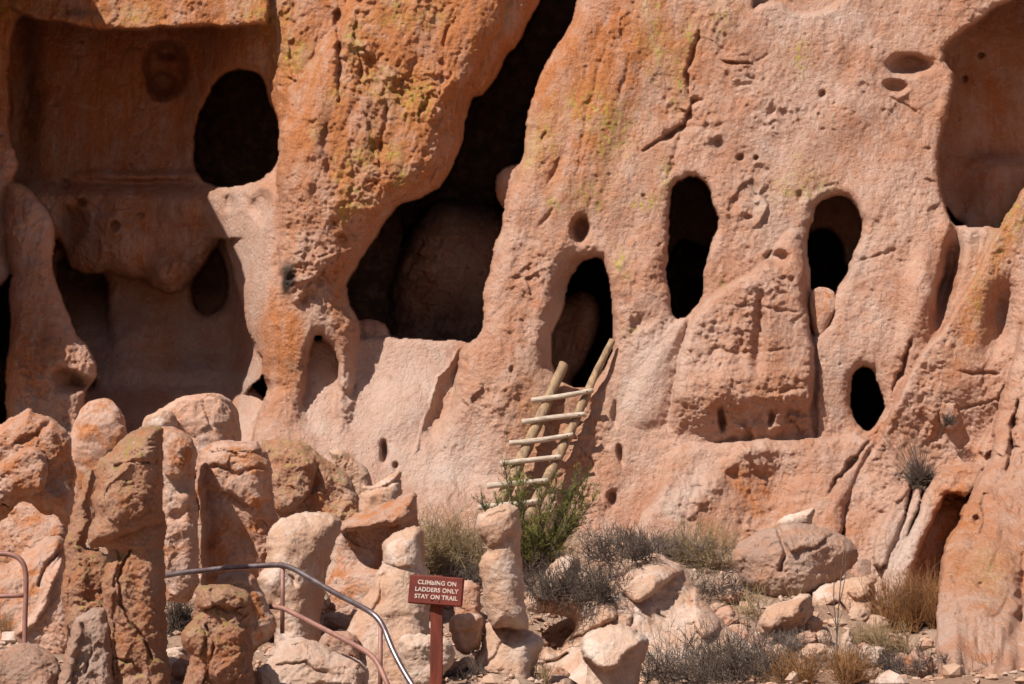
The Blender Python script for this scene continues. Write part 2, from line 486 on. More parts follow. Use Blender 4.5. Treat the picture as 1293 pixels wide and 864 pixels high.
# smooth bulb under the third mouth
layer([(848,400),(868,398),(872,404),(860,440),(850,480),(846,520),(836,543),(806,544),(789,528),(786,504),(800,478),(820,440)], -0.14, 24, 0.3, rough=0.3, k=0.14)
# lower skirt masses
layer([(838,560),(905,560),(960,555),(1025,553),(1098,548),(1110,560),(1085,600),(1060,650),(1060,800),(760,800),(800,660),(835,610)], -0.42 - 0.3 * smooth(560, 640, V), 16, 0.3, rough=0.9, k=0.08)
dent(970, 640, 62, 56, 0.42, -25, 2.5)
crack([(985,556),(950,566),(918,590),(895,622),(868,655)], 16, -0.16)
# diagonal slabs on the right
layer([(1330,200),(1275,262),(1240,330),(1199,400),(1160,450),(1135,500),(1112,550),(1088,590),(1060,630),(1070,760),(1330,800)], -0.80 + 0.35 * smooth(480, 560, V), 7, 0.15, rough=1.2)
layer([(1345,300),(1306,330),(1290,400),(1272,480),(1258,530),(1240,560),(1225,600),(1345,640)], -0.75, 12, 0.22, rough=1.3)
dent(1264, 398, 19, 42, 0.6, 12, 2.2)
# narrow pale ribs standing against the slabs
layer([(1143,606),(1154,612),(1142,650),(1128,690),(1116,720),(1098,712),(1108,676),(1124,640)], -0.95, 6, 0.12, rough=0.8)
layer([(1158,612),(1170,622),(1150,660),(1138,700),(1126,740),(1110,742),(1118,712),(1132,676),(1146,640)], -0.85, 6, 0.12, rough=0.8)
layer([(1176,606),(1196,590),(1228,584),(1246,590),(1222,635),(1200,620),(1184,640),(1168,680),(1156,712),(1140,768),(1118,782),(1112,764),(1122,730),(1140,690),(1158,650)], -1.2, 9, 0.22, rough=0.8)
# big buttress at the right edge
offBB = -1.6 - 5.4 * smooth(470, 900, V)
layer([(1345,330),(1293,395),(1285,433),(1270,485),(1262,502),(1256,544),(1255,575),(1243,590),(1223,633),(1212,646),(1215,660),(1194,682),(1188,727),(1183,786),(1174,1000),(1900,1000),(1900,330)],
      offBB + 0.0 * U, 20, 0.4, rough=1.3, pad=400)
dent(1292, 800, 12, 90, .35, 4, 3); dent(1205, 830, 8, 70, -.12, 3, 3); dent(1235, 690, 30, 30, .1, 0, 2); dent(1225, 830, 26, 40, .14, 10, 2)
layer([(1255,672),(1278,690),(1282,730),(1266,770),(1240,790),(1212,770),(1208,730),(1228,690)], offBB - 0.18, 22, 0.22, rough=1.1)
crack([(1284,505),(1280,560),(1270,600)], 5, 0.4)
crack([(1290,700),(1288,760),(1268,830),(1250,870)], 9, 0.3)

# the column at the left edge -------------------------------------------------------
layer([(-900,-700),(360,-700),(345,30),(313,32),(278,34),(215,32),(160,39),(115,36),(52,23),(21,16),(12,10),(-900,10)], -0.05, 7, 0.1, rough=1.0, pad=600, k=0.0)
layer([(3,232),(21,229),(38,240),(55,257),(66,280),(68,350),(87,401),(104,433),(123,464),(114,490),(104,520),(120,560),(130,640),(-10,640),(5,530),(5,488),(10,420),(14,350),(10,315),(2,280)],
      -0.7 - 0.3 * smooth(300, 600, V), 26, 0.5, [], rough=1.1)
dent(86, 480, 16, 12, .5, 8, 3); dent(104, 484, 16, 11, .5, 20, 3); dent(92, 490, 22, 8, .3, 0, 3)
layer([(-200,170),(0,160),(24,200),(16,230),(4,260),(8,300),(14,345),(8,362),(-6,372),(-200,380)], -0.5, 20, 0.4, rough=1.0)
layer([(-900,-700),(-300,-700),(-113,-385),(60,-85),(85,-40),(40,-34),(-34,-34),(-36,300),(-40,460),(-900,460)], -2.8, 8, 0.1, rough=1.0, pad=600, sm=0)  # unseen rock mass out of frame, shaped to cast shade over the left alcoves
layer([(-600,500),(-30,500),(-2,540),(60,560),(130,640),(130,800),(-600,800)], -0.5, 20, 0.4, rough=1.0)

# small pockets, niches and cracks ---------------------------------------------------
dent(210, 86, 29, 36, 0.62, 0, 7); dent(214, 62, 20, 12, 0.25, 0, 4)
dent(203, 109, 18, 19, 0.30, 0, 7)
dent(240, 262, 34, 30, -.35, 0, 2.5); dent(150, 300, 40, 40, -.3, 0, 2.5); dent(212, 345, 22, 22, -.25, 0, 2.5); dent(92, 285, 14, 26, .35, 10, 3); dent(190, 222, 90, 7, -.22, 0, 2.5); dent(170, 440, 40, 40, -.3, 0, 2.5)
dent(325, 262, 13, 22, .2, 15, 4); dent(290, 255, 7, 10, .15, 0, 3)
for a in [(144,283,6,6,.22),(83,232,8,6,.15),(104,257,5,6,.18),(162,207,2.6,3,.1),(181,197,2,2,.08),(104,51,2.5,2.5,.1),(70,130,5,3,.08),(82,275,10,16,.15),(178,268,5,3,.1),
          (733,289,12,16,.5),(981,325,14,10,.35),(912,530,5,14,.35),(973,527,3.5,12,.18),(1149,82,28,12,.5),(1132,106,14,9,.25),
          (1040,119,5,5,.15),(935,200,5,5,.16),(955,200,3,3,.14),(905,183,11,9,.10),(948,235,8,7,.08),(945,275,5,4,.08),(778,524,4,16,.12),(783,575,5,12,.22),(775,632,7,9,.22),
          (1234,657,6,7,.2),(1238,738,4,4,.1),(430,298,4,3,.1),(412,316,3,3,.08),(421,284,2.5,2.5,.1),(335,487,6,12,.6),(484,572,5,13,.35),(497,589,4,4,.15),(1240,69,4,4,.2),(1217,100,4,4,.2),
          (760,470,4,4,.1),(645,470,3,5,.08),(813,246,3,3,.08),(814,251,2,2,.08),(1010,248,4,7,.1),(960,215,9,8,.06),(958,420,9,52,.20),(1028,490,5,70,.16),(325,265,12,18,.12),(334,250,8,10,.1),
          (395,190,14,9,-.06),(1190,140,8,12,-.06)]:
    dent(*a[:4], a[4], 0, 4)
crack([(885,32),(873,60),(867,92),(867,124)], 4.5, 0.2); crack([(871,125),(868,142),(860,160),(846,170),(826,181),(811,191)], 5.5, 0.32)
crack([(888,128),(868,132)], 4, 0.15); crack([(860,160),(850,195),(838,240)], 3, 0.06)
crack([(906,77),(926,79),(946,80)], 2.6, 0.2); crack([(946,78),(972,66)], 2, 0.05)
crack([(1155,428),(1141,450),(1136,474),(1124,499)], 4, 0.28); crack([(1102,547),(1087,567),(1070,592),(1046,626)], 4, 0.28)
crack([(1074,336),(1110,323),(1135,315)], 2.2, 0.06); crack([(1125,118),(1150,136),(1170,152)], 2, 0.07)
crack([(372,-10),(368,60),(380,120)], 4, .12); crack([(455,-10),(452,60),(458,120)], 3, .10); crack([(575,20),(560,70),(556,120)], 5, .12); crack([(770,40),(745,130),(728,230)], 4, .06); crack([(800,60),(780,140)], 3, .05)
crack([(440,170),(452,210),(458,250)], 5, 0.10); crack([(350,150),(356,200),(352,240)], 5, .07); crack([(530,60),(520,100),(524,140)], 5, .08); crack([(390,230),(402,262)], 6, .08)
crack([(430,-20),(424,30),(430,60),(427,100),(429,135)], 5, 0.26); crack([(405,20),(395,80),(382,130),(372,170)], 6, 0.06)
crack([(415,155),(412,190),(420,230)], 6, 0.12); crack([(488,130),(487,165),(480,205)], 4, 0.14); crack([(460,130),(470,165),(478,225)], 5, 0.12); crack([(510,145),(508,165)], 4, 0.12)
crack([(545,115),(530,150)], 5, 0.14); crack([(504,90),(503,115)], 2.5, 0.1); crack([(690,165),(685,180)], 3, 0.12); crack([(708,195),(692,235)], 3.5, 0.1); crack([(706,255),(680,285)], 4, 0.08)
crack([(1205,472),(1268,472)], 2, 0.10); crack([(1205,517),(1262,503)], 2, 0.08); crack([(1166,187),(1182,189)], 3, .1); crack([(1165,227),(1182,229)], 2, .1)
crack([(900,385),(960,390),(1020,395)], 3, 0.05); crack([(880,440),(930,446),(1010,440)], 3, 0.06); crack([(980,492),(1022,488)], 4, 0.12)
crack([(584,434),(560,470),(547,503),(532,545),(521,575)], 3, -0.13)
step([(521,590),(532,545),(547,503),(560,470),(586,432)], 26, 0.0)
dent(565, 500, 12, 50, 0.22, 25, 4)
dent(506, 520, 42, 30, -0.15, -30, 3); dent(470, 470, 22, 40, 0.10, 0, 3)
dent(395, 250, 40, 60, -0.10, 0, 3)
dent(1200, 335, 12, 60, 0.6, 12, 3); dent(1190, 375, 10, 40, 0.45, 14, 3); dent(1160, 375, 18, 60, -0.30, 10, 3); dent(1205, 290, 22, 26, -.2, 0, 3); dent(1130, 240, 50, 60, -0.10, 0, 3)
dent(930, 480, 60, 20, -0.08, 0, 3); dent(900, 500, 26, 50, -0.1, 20, 3)
dent(1050, 160, 70, 60, -0.12, 0, 2); dent(760, 150, 30, 160, -0.10, 20, 2); dent(820, 330, 16, 60, -0.12, 0, 2)
dent(640, 470, 40, 90, -0.16, 10, 2); dent(700, 600, 60, 60, -0.12, 0, 2)

def G0(u, v, ru, rv):
    return np.exp(-(((UW - u) / ru) ** 2 + ((VW - v) / rv) ** 2))


# relief noise -----------------------------------------------------------------------
RGH = ROUGH.copy()
for _ in range(3):
    RGH[1:-1, 1:-1] = (RGH[1:-1, 1:-1] * 2 + RGH[:-2, 1:-1] + RGH[2:, 1:-1] + RGH[1:-1, :-2] + RGH[1:-1, 2:]) / 6
ud = U + (V - 400) * 0.36            # the bedding dips down to the left
n1 = fbm(U / 130, V / 130, 0.3, 2, 21)
n2 = fbm(ud / 30, V / 110, 2.2, 4, 31)                  # flutes along the dip
n3 = fbm(U / 34, V / 26, 5.1, 5, 41, 0.58)
n4 = fbm(U / 9, V / 8, 9.4, 3, 51, 0.6)
rg = fbm(U / 26, V / 19, 4.4, 3, 61, 0.55, True)
wx_ = 14 * noise(U / 30, V / 30, 2.5, 71); wz_ = 14 * noise(U / 30, V / 30, 6.5, 72)
n5 = fbm((U + wx_) / 20, (V + wz_) / 30, 3.1, 5, 81, 0.62, True)     # crisp broken crests
str_ = smooth(330, 480, U) * smooth(700, 560, U) * smooth(340, 250, V) + G0(760, 160, 70, 220)
n6 = fbm(ud / 11, V / 70, 4.2, 4, 91, 0.6, True)
calm = 0.25 + 1.05 * smooth(-0.35, 0.35, noise(U / 70, V / 80, 8.1, 93)) + 0.25 * G0(430, 300, 80, 60) + 0.12 * G0(940, 460, 80, 90)
calm = calm * (1 - 0.65 * G0(740, 160, 60, 190)) * (1 - .4 * smooth(960, 1060, U) * smooth(560, 480, V))
ch1 = chips((U + 1.6 * wx_) / 30, (V + 1.6 * wz_) / 36, .5, 7, True); ch2 = chips((U + wx_) / 12, (V + wz_) / 11, .5, 8, True)
chm = smooth(-.15, .45, noise(U / 55, V / 65, 1.1, 12))
n7 = fbm(U / 4.5, V / 4.0, 7.7, 2, 95, .6)
DEPTH = DEPTH + 0.16 * n1 + RGH * (0.11 * n2 * (0.5 + .5 * calm) + calm * (0.075 * n3 + 0.046 * n4 - 0.014 * rg - 0.035 * n5 + 0.115 * ch1 * chm + 0.05 * ch2 * chm) + 0.024 * n7 - 0.018 * str_ * n6)
pits = smooth(0.42, 0.62, noise(U / 8, V / 7, 3.3, 77)) * smooth(-0.1, 0.3, noise(U / 60, V / 60, 1.3, 78))
DEPTH = DEPTH + pits * 0.035 * RGH
pit2 = smooth(0.28, 0.5, noise(U / 3.4, V / 3.2, 6.3, 97)) * smooth(-0.15, 0.25, noise(U / 38, V / 44, 5.3, 98))
DEPTH = DEPTH + pit2 * 0.025 * RGH
led = noise(U / 160, V / 11, 8.8, 90)                      # thin weathered beds
DEPTH = DEPTH + 0.035 * RGH * led * smooth(400, 500, V) * smooth(800, 860, U) * smooth(1060, 1020, U)
# remove one-pixel jaggedness at the sharp steps
D2 = DEPTH.copy()
D2[1:-1, 1:-1] = (DEPTH[1:-1, 1:-1] * 4 + DEPTH[:-2, 1:-1] + DEPTH[2:, 1:-1] + DEPTH[1:-1, :-2] + DEPTH[1:-1, 2:]) / 8
DEPTH = D2

X_, Y_, Z_ = P(U, V, REF + DEPTH)
nv, nu = U.shape
idx = np.arange(nu * nv).reshape(nv, nu)
quads = np.stack([idx[:-1, :-1], idx[1:, :-1], idx[1:, 1:], idx[:-1, 1:]], -1).reshape(-1, 4)
me = np_mesh("cliff", np.stack([X_, Y_, Z_], -1).reshape(-1, 3), quads=quads)


def cliffY(u, v):
    i = int(np.clip(np.searchsorted(vs, v), 0, nv - 1)); j = int(np.clip(np.searchsorted(us, u), 0, nu - 1))
    return REF + float(DEPTH[i, j])


def G(u, v, ru, rv, a=1.0, rot=0, pw=2):
    t = math.radians(rot); x, y = UW - u, VW - v
    xr, yr = (x * math.cos(t) + y * math.sin(t)) / ru, (-x * math.sin(t) + y * math.cos(t)) / rv
    return a * np.exp(-((xr * xr + yr * yr) ** (pw / 2)))


org = (0.02 + 0.32 * smooth(320, 0, V) * smooth(1150, 800, U) + G(480,80,190,190,1.0,0,3) + G(150,15,260,30,.9) + G(120,120,150,110,1.0,0,3) + G(355,440,28,70,1.0,0,3) + G(390,300,70,60,.35) + G(520,230,70,50,.6,-30) + G(430,400,14,60,.7)
       + G(740,170,55,190,.65,18) + G(690,560,70,80,.4) + G(800,60,70,80,.4) + G(640,60,70,60,.7) + G(180,300,120,70,.8) + G(205,440,26,50,.6) + G(950,640,60,60,.7) + G(1225,400,22,170,.85,24)
       + G(1250,720,60,150,.45) + G(1250,150,60,130,.75) + G(960,500,90,30,.35) + G(30,450,50,110,.6) + G(560,510,12,50,.8,25) + G(-300,100,300,300,.6) + G(1090,700,90,60,.3) + G(1200,650,30,70,.9))
lic = 0 * U
for a in [(450,52,14,22,1),(372,72,20,20,.8),(335,20,30,25,.7),(10,10,20,14,1),(480,105,26,24,.7),(515,130,20,22,.9),(535,125,12,26,.9),(495,25,30,14,.5),(500,0,12,12,.9),(545,20,24,16,.5),
          (403,165,12,12,.6),(455,200,20,16,.8),(470,175,9,20,.6),(495,190,10,14,.8),(430,215,10,20,.6),(450,252,18,14,1),(430,272,10,9,.9),(508,220,10,12,.7),(425,120,12,14,.4),(497,232,6,16,.5),
          (690,175,18,30,.6),(735,130,30,22,.6),(820,20,16,36,.7),(830,70,14,30,.6),(855,100,8,36,.9),(870,45,8,20,.9),(780,150,26,26,.55),(770,180,22,30,.6),(745,250,22,16,.9),(668,195,10,22,.6),
          (700,258,9,8,.8),(840,220,6,20,1.1),(815,255,22,10,.9),(1010,65,12,10,1.3),(1013,85,6,14,.7),(910,25,16,22,.6),(1020,235,26,20,.6),(990,240,16,16,.5),(785,335,9,16,1),(798,416,8,7,.8),
          (909,360,6,6,1),(1005,200,5,5,1),(1280,275,12,26,.9),(1262,310,8,26,.7),(1235,380,16,50,.35),(700,520,80,60,.15),(170,20,30,14,.7),(60,8,30,8,.5),(640,15,14,14,.4),(25,232,14,8,.8),(1245,720,26,30,.4),(1035,750,1,1,0)]:
    lic = lic + G(*a[:4], a[4] * 1.25)
drk = (0.22 * smooth(1.2, 2.0, DEPTH - LEAN) * smooth(330, 250, U) + G(363,352,9,24,1.1,10,4) + G(42,110,12,80,.5) + G(480,170,50,55,.12) + G(100,17,26,7,.7) + G(1250,195,40,9,.35) + G(60,440,14,30,.35) + G(410,160,8,30,.4) + G(362,460,26,12,.35) + G(948,235,8,8,.5) + G(905,183,9,8,.5)  # dark stains; the leading depth term paints alcove shade into the colour
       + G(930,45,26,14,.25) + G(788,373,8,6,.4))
deep_shade = np.where(U > 352, smooth(3.3, 4.4, DEPTH - LEAN), smooth(4.3, 5.2, DEPTH - LEAN)) * 0.9  # shade of deep caves and crevice, put into the rock colour by depth
drk = np.clip(drk, 0, 1); drk = np.maximum(drk, deep_shade)
pal = (G(310,300,40,70,.55,0,4) + G(500,500,80,80,.55,0,4) + G(820,470,40,80,.7,20,3) + G(705,400,16,70,.6,12) + G(1120,690,30,60,.6,25) + G(1145,690,20,80,.7,20) + G(1225,300,20,22,.6) + G(560,600,60,30,.4)
       + G(870,620,20,40,.6,35) + G(1060,450,40,40,.35) + G(1000,140,60,70,.25) + G(200,480,150,14,.5,0,4) + G(1040,20,50,14,.4) + G(600,580,50,40,.45) + G(400,520,14,50,.4) + G(560,300,40,60,.5) + G(60,260,20,24,.3))
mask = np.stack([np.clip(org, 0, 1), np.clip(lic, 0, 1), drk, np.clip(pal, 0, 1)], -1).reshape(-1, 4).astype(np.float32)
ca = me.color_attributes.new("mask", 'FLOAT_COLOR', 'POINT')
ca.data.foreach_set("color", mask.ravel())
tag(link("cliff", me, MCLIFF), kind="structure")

# ------------------------------------------------------------------ ground
GU = [-800, -200, 0, 200, 350, 480, 560, 650, 700, 800, 900, 1000, 1150, 1300, 2100]
GY = [16, 17.5, 19, 22, 25, 27.5, 30.5]
GV = np.array([
    [895]*8 + [895]*7,
    [885, 885, 885, 880, 878, 876, 874, 878, 882, 885, 890, 890, 895, 890, 870],
    [846, 846, 846, 846, 848, 856, 860, 868, 880, 885, 885, 885, 888, 880, 860],
    [790, 790, 795, 785, 785, 800, 815, 840, 862, 872, 868, 852, 850, 840, 840],
    [745, 745, 745, 710, 712, 725, 745, 760, 768, 770, 770, 772, 800, 810, 800],
    [690, 690, 690, 650, 650, 665, 680, 700, 712, 705, 718, 725, 775, 785, 760],
    [560, 560, 570, 590, 605, 620, 640, 640, 650, 650, 660, 670, 740, 750, 700]], float)


def gz(x, y):
    x = np.asarray(x, float); y = np.asarray(y, float)
    yy = np.clip(y, GY[0], GY[-1])
    u = FW / 2 + FPX * x / (yy * 1.03)
    uc = np.clip(u, GU[0], GU[-1])
    j = np.clip(np.searchsorted(GU, uc) - 1, 0, len(GU) - 2); i = np.clip(np.searchsorted(GY, yy) - 1, 0, len(GY) - 2)
    gu = np.array(GU, float); gy = np.array(GY, float)
    fu = (uc - gu[j]) / (gu[j + 1] - gu[j]); fy = (yy - gy[i]) / (gy[i + 1] - gy[i])
    fu = fu * fu * (3 - 2 * fu) * 0.6 + fu * 0.4
    v = (GV[i, j] * (1 - fu) + GV[i, j + 1] * fu) * (1 - fy) + (GV[i + 1, j] * (1 - fu) + GV[i + 1, j + 1] * fu) * fy
    _, _, z = P(0 * v, v, yy)
    near = np.clip((16 - y) / 10, 0, 1)
    return z * (1 - near) + np.minimum(z, 0.0) * near - 0.0


gx = np.concatenate([-np.geomspace(600, 13, 24), np.arange(-12.6, 12.6, 0.05), np.geomspace(13, 600, 24)])
gy_ = np.concatenate([-np.geomspace(400, 2, 14), np.arange(0, 14.5, 1.0), np.arange(15, 31, 0.05), np.geomspace(32, 600, 16)])
GX, GYY = np.meshgrid(gx, gy_)
GZ = gz(GX, GYY)
fade = smooth(10, 16, GYY)
GZ = GZ + fade * (0.26 * fbm(GX / 1.5, GYY / 1.5, 0.5, 3, 5) + 0.10 * chips(GX / .55 + .5 * noise(GX, GYY, .2, 4), GYY / .55 + .5 * noise(GX, GYY, 3.2, 4), 0.5, 5, True) * smooth(-.2, .3, noise(GX / 2, GYY / 2, .7, 19)) + 0.10 * fbm(GX / 0.45, GYY / 0.45, 0.5, 4, 6, 0.6)) + (1 - fade) * 0.1 * fbm(GX / 8, GYY / 8, .2, 2, 7)
# a swell of bare bedrock in the middle
nv2, nu2 = GX.shape
ii = np.arange(nu2 * nv2).reshape(nv2, nu2)
q2 = np.stack([ii[:-1, :-1], ii[:-1, 1:], ii[1:, 1:], ii[1:, :-1]], -1).reshape(-1, 4)
gme = np_mesh("ground", np.stack([GX, GYY, GZ], -1).reshape(-1, 3), quads=q2)
MG, nt, b = new_mat("ground_soil")
tc = N(nt, 'ShaderNodeTexCoord').outputs['Object']
c = mixc(nt, ramp(nt, nz(nt, tc, 1.1, 5, .6), .4, .6), (0.48, 0.29, 0.20), (0.57, 0.39, 0.29))
c = mixc(nt, math_(nt, 'MULTIPLY', ramp(nt, nz(nt, tc, 5, 6, .7), .52, .66), .6), c, (0.27, 0.15, 0.095))
c = mixc(nt, math_(nt, 'MULTIPLY', ramp(nt, nz(nt, tc, 30, 5, .75), .58, .66), .5), c, (0.13, 0.08, 0.06))
c = mixc(nt, math_(nt, 'MULTIPLY', ramp(nt, nz(nt, tc, 24, 5, .75), .44, .36), .6), c, (0.55, 0.42, 0.32))
nt.links.new(c, b.inputs['Base Color'])
bp = N(nt, 'ShaderNodeBump'); bp.inputs['Distance'].default_value = 0.12
nt.links.new(nz(nt, tc, 11, 9, .75), bp.inputs['Height']); nt.links.new(bp.outputs[0], b.inputs['Normal'])
tag(link("ground", gme, MG), kind="structure")


def gpt(x, y):
    return float(gz(x, y))


def uvY_on_ground(u, Y):
    x = (u - FW / 2) / FPX * Y * 1.03
    return x, Y, gpt(x, Y)


def GH_(x, y):
    gi = min(len(gy_) - 1, int(np.searchsorted(gy_, y))); gj = min(len(gx) - 1, int(np.searchsorted(gx, x)))
    return float(GZ[gi, gj])


# ------------------------------------------------------------------ rocks
def rock(name, label, cat, rows, Y, mat='pink', k=0.75, seed=1, amp=0.05, cuts=6, tilt=0.0, se=2.4, group=None, freq=2.2, step_=1.7, fw=None, bites=1, chip=.30):
    """a closed stone from its profile: rows = (v, left, right); k = thickness over width; tilt = m the top leans away per m of height"""
    rows = np.array(rows, float)
    v0, v1 = rows[0, 0], rows[-1, 0]
    n = max(14, int((v1 - v0) / step_)); ns = int(max(40, (rows[:, 2] - rows[:, 1]).max() * 1.5))
    t = np.linspace(0, 1, n) ** 1.0
    # denser rows near the top so that it closes roundly
    vv = v0 + (v1 - v0) * (t * 0.85 + 0.15 * t ** 2)
    l = np.interp(vv, rows[:, 0], rows[:, 1]); r = np.interp(vv, rows[:, 0], rows[:, 2])
    ker = np.array([1, 2, 3, 2, 1]) / 9.0
    def sm_(a):
        p = np.pad(a, 2, mode='reflect', reflect_type='odd'); return np.convolve(p, ker, 'valid')
    l, r = sm_(l), sm_(r)
    w = (r - l) / 2 * Y / FPX; cx, _, cz = P((l + r) / 2, vv, Y)
    wmax = w.max()
    dd = k * (0.45 * w + 0.55 * wmax * np.minimum(1, w / (0.6 * wmax)) ** 0.7)
    dd = np.convolve(np.pad(dd, 6, mode='edge'), np.ones(13) / 13, 'valid')
    dd[0] = min(dd[0], w[0] * 1.2 + 0.02)
    th = np.linspace(0, 2 * math.pi, ns, endpoint=False)
    ct, st = np.cos(th), np.sin(th)
    ex = np.sign(ct) * np.abs(ct) ** (2 / se); ey = np.sign(st) * np.abs(st) ** (2 / se)
    h = cz - cz[-1]
    X = cx[:, None] + w[:, None] * ex[None]; Yv = Y + dd[:, None] * ey[None] + tilt * h[:, None]; Z = cz[:, None] + 0 * X
    s = wmax
    rng = random.Random(seed * 7 + 3)
    cen = np.array([cx.mean(), Y, cz.mean()])
    H = (cz[0] - cz[-1]) / 2
    # flat broken faces
    for _ in range(cuts * 2):
        a = rng.uniform(math.pi, 2 * math.pi) if rng.random() < .8 else rng.uniform(0, math.pi)
        e = rng.uniform(-0.5, 0.8)
        nn = np.array([math.cos(a) * math.cos(e), math.sin(a) * math.cos(e), math.sin(e)])
        c0 = cen + np.array([0, 0, rng.uniform(-.7, .7) * H])
        lim = rng.uniform(0.58, 0.88) * (abs(nn[0]) * wmax * 1.15 + abs(nn[1]) * k * wmax + abs(nn[2]) * min(H, wmax) * .9)
        q = (X - c0[0]) * nn[0] + (Yv - c0[1]) * nn[1] + (Z - c0[2]) * nn[2] - lim
        q = np.maximum(q, 0) * 0.9
        X, Yv, Z = X - q * nn[0] * 0.45, Yv - q * nn[1], Z - q * nn[2] * 0.45
    if fw is not None:
        Yv = Yv - np.interp(vv, [a_[0] for a_ in fw], [a_[1] for a_ in fw])[:, None]
    # scooped hollows with a sharp upper lip
    for _ in range(bites):
        a = rng.uniform(math.pi * 1.05, math.pi * 1.95); zc = rng.uniform(-.8, .8) * H
        bx = cen[0] + math.cos(a) * wmax * .95; by = cen[1] + math.sin(a) * k * wmax * .95
        rb = wmax * rng.uniform(.22, .5)
        dz = (Z - cen[2] - zc) / (rb * rng.uniform(.6, 1.3)); ddx = (X - bx) / rb; ddy = (Yv - by) / (rb * 1.5)
        rr2 = ddx ** 2 + ddy ** 2 + np.where(dz > 0, dz * 1.5, dz) ** 2
        Yv = Yv + rb * rng.uniform(.25, .5) * smooth(1.0, 0.45, rr2)
    fx, fy_, fz = X / s * freq * .5 + seed * 3.1, Yv / s * freq * .5, Z / s * freq * .5
    nr = fbm(fx, fy_, fz, 6, seed, 0.56) * 1.5
    rd = fbm(fx * 1.3, fy_ * 1.3, fz * 1.9, 4, seed + 50, 0.55, True)
    bed = noise(X * .4, Yv * .4, Z * 9, seed + 9)
    wr = noise(fx * .8, fy_ * .8, fz * .8, seed + 33) * .8
    rd2 = fbm((fx + wr) * 2.2, (fy_ + wr) * 2.2, (fz - wr) * 2.2, 5, seed + 70, 0.6, True)
    ff = 1.5 / min(s, .6)
    c1 = chips(X * ff + wr * .7 + seed, Yv * ff + wr * .7, Z * ff * 1.1 - wr * .7, seed + 3)
    c2 = chips(X * ff * 2.6 + wr * 1.5, Yv * ff * 2.6, Z * ff * 3 - wr * 1.5, seed + 4)
    dsp = s * amp * (1.9 * nr + 0.1 * rd - 0.30 * rd2 + chip * (2.6 * c1 + 1.0 * c2)) + 0.007 * bed
    topf = np.minimum(1, (np.arange(n) + 1) / 4)[:, None]
    X = X + dsp * ex[None] * .8; Yv = Yv + dsp * ey[None] * 1.5
    Z = Z + dsp * 0.5 * topf
    V0 = np.stack([X, Yv, Z], -1).reshape(-1, 3)
    i_ = np.arange(n * ns).reshape(n, ns); j_ = np.roll(i_, -1, axis=1)
    qd = np.stack([i_[:-1], i_[1:], j_[1:], j_[:-1]], -1).reshape(-1, 4)
    top = len(V0); tc_ = np.array([X[0].mean(), Yv[0].mean(), Z[0].mean() + .15 * w[0]]); bc = np.array([X[-1].mean(), Yv[-1].mean(), Z[-1].mean()])
    V0 = np.concatenate([V0, [tc_], [bc]])
    t1 = np.stack([np.full(ns, top), i_[0], j_[0]], -1); t2 = np.stack([np.full(ns, top + 1), j_[-1], i_[-1]], -1)
    m = np_mesh(name, V0, quads=qd, tris=np.concatenate([t1, t2]))
    return tag(link(name, m, MROCK[mat]), label, cat, group)


def hitY(u, v, fallback=20.0):
    """distance at which the line of sight (u, v) meets the ground"""
    for Y in np.arange(15.5, 30.5, 0.06):
        x, y, z = P(u, v, Y)
        if float(z) <= GH_(float(x), float(y)): return float(Y)
    return fallback


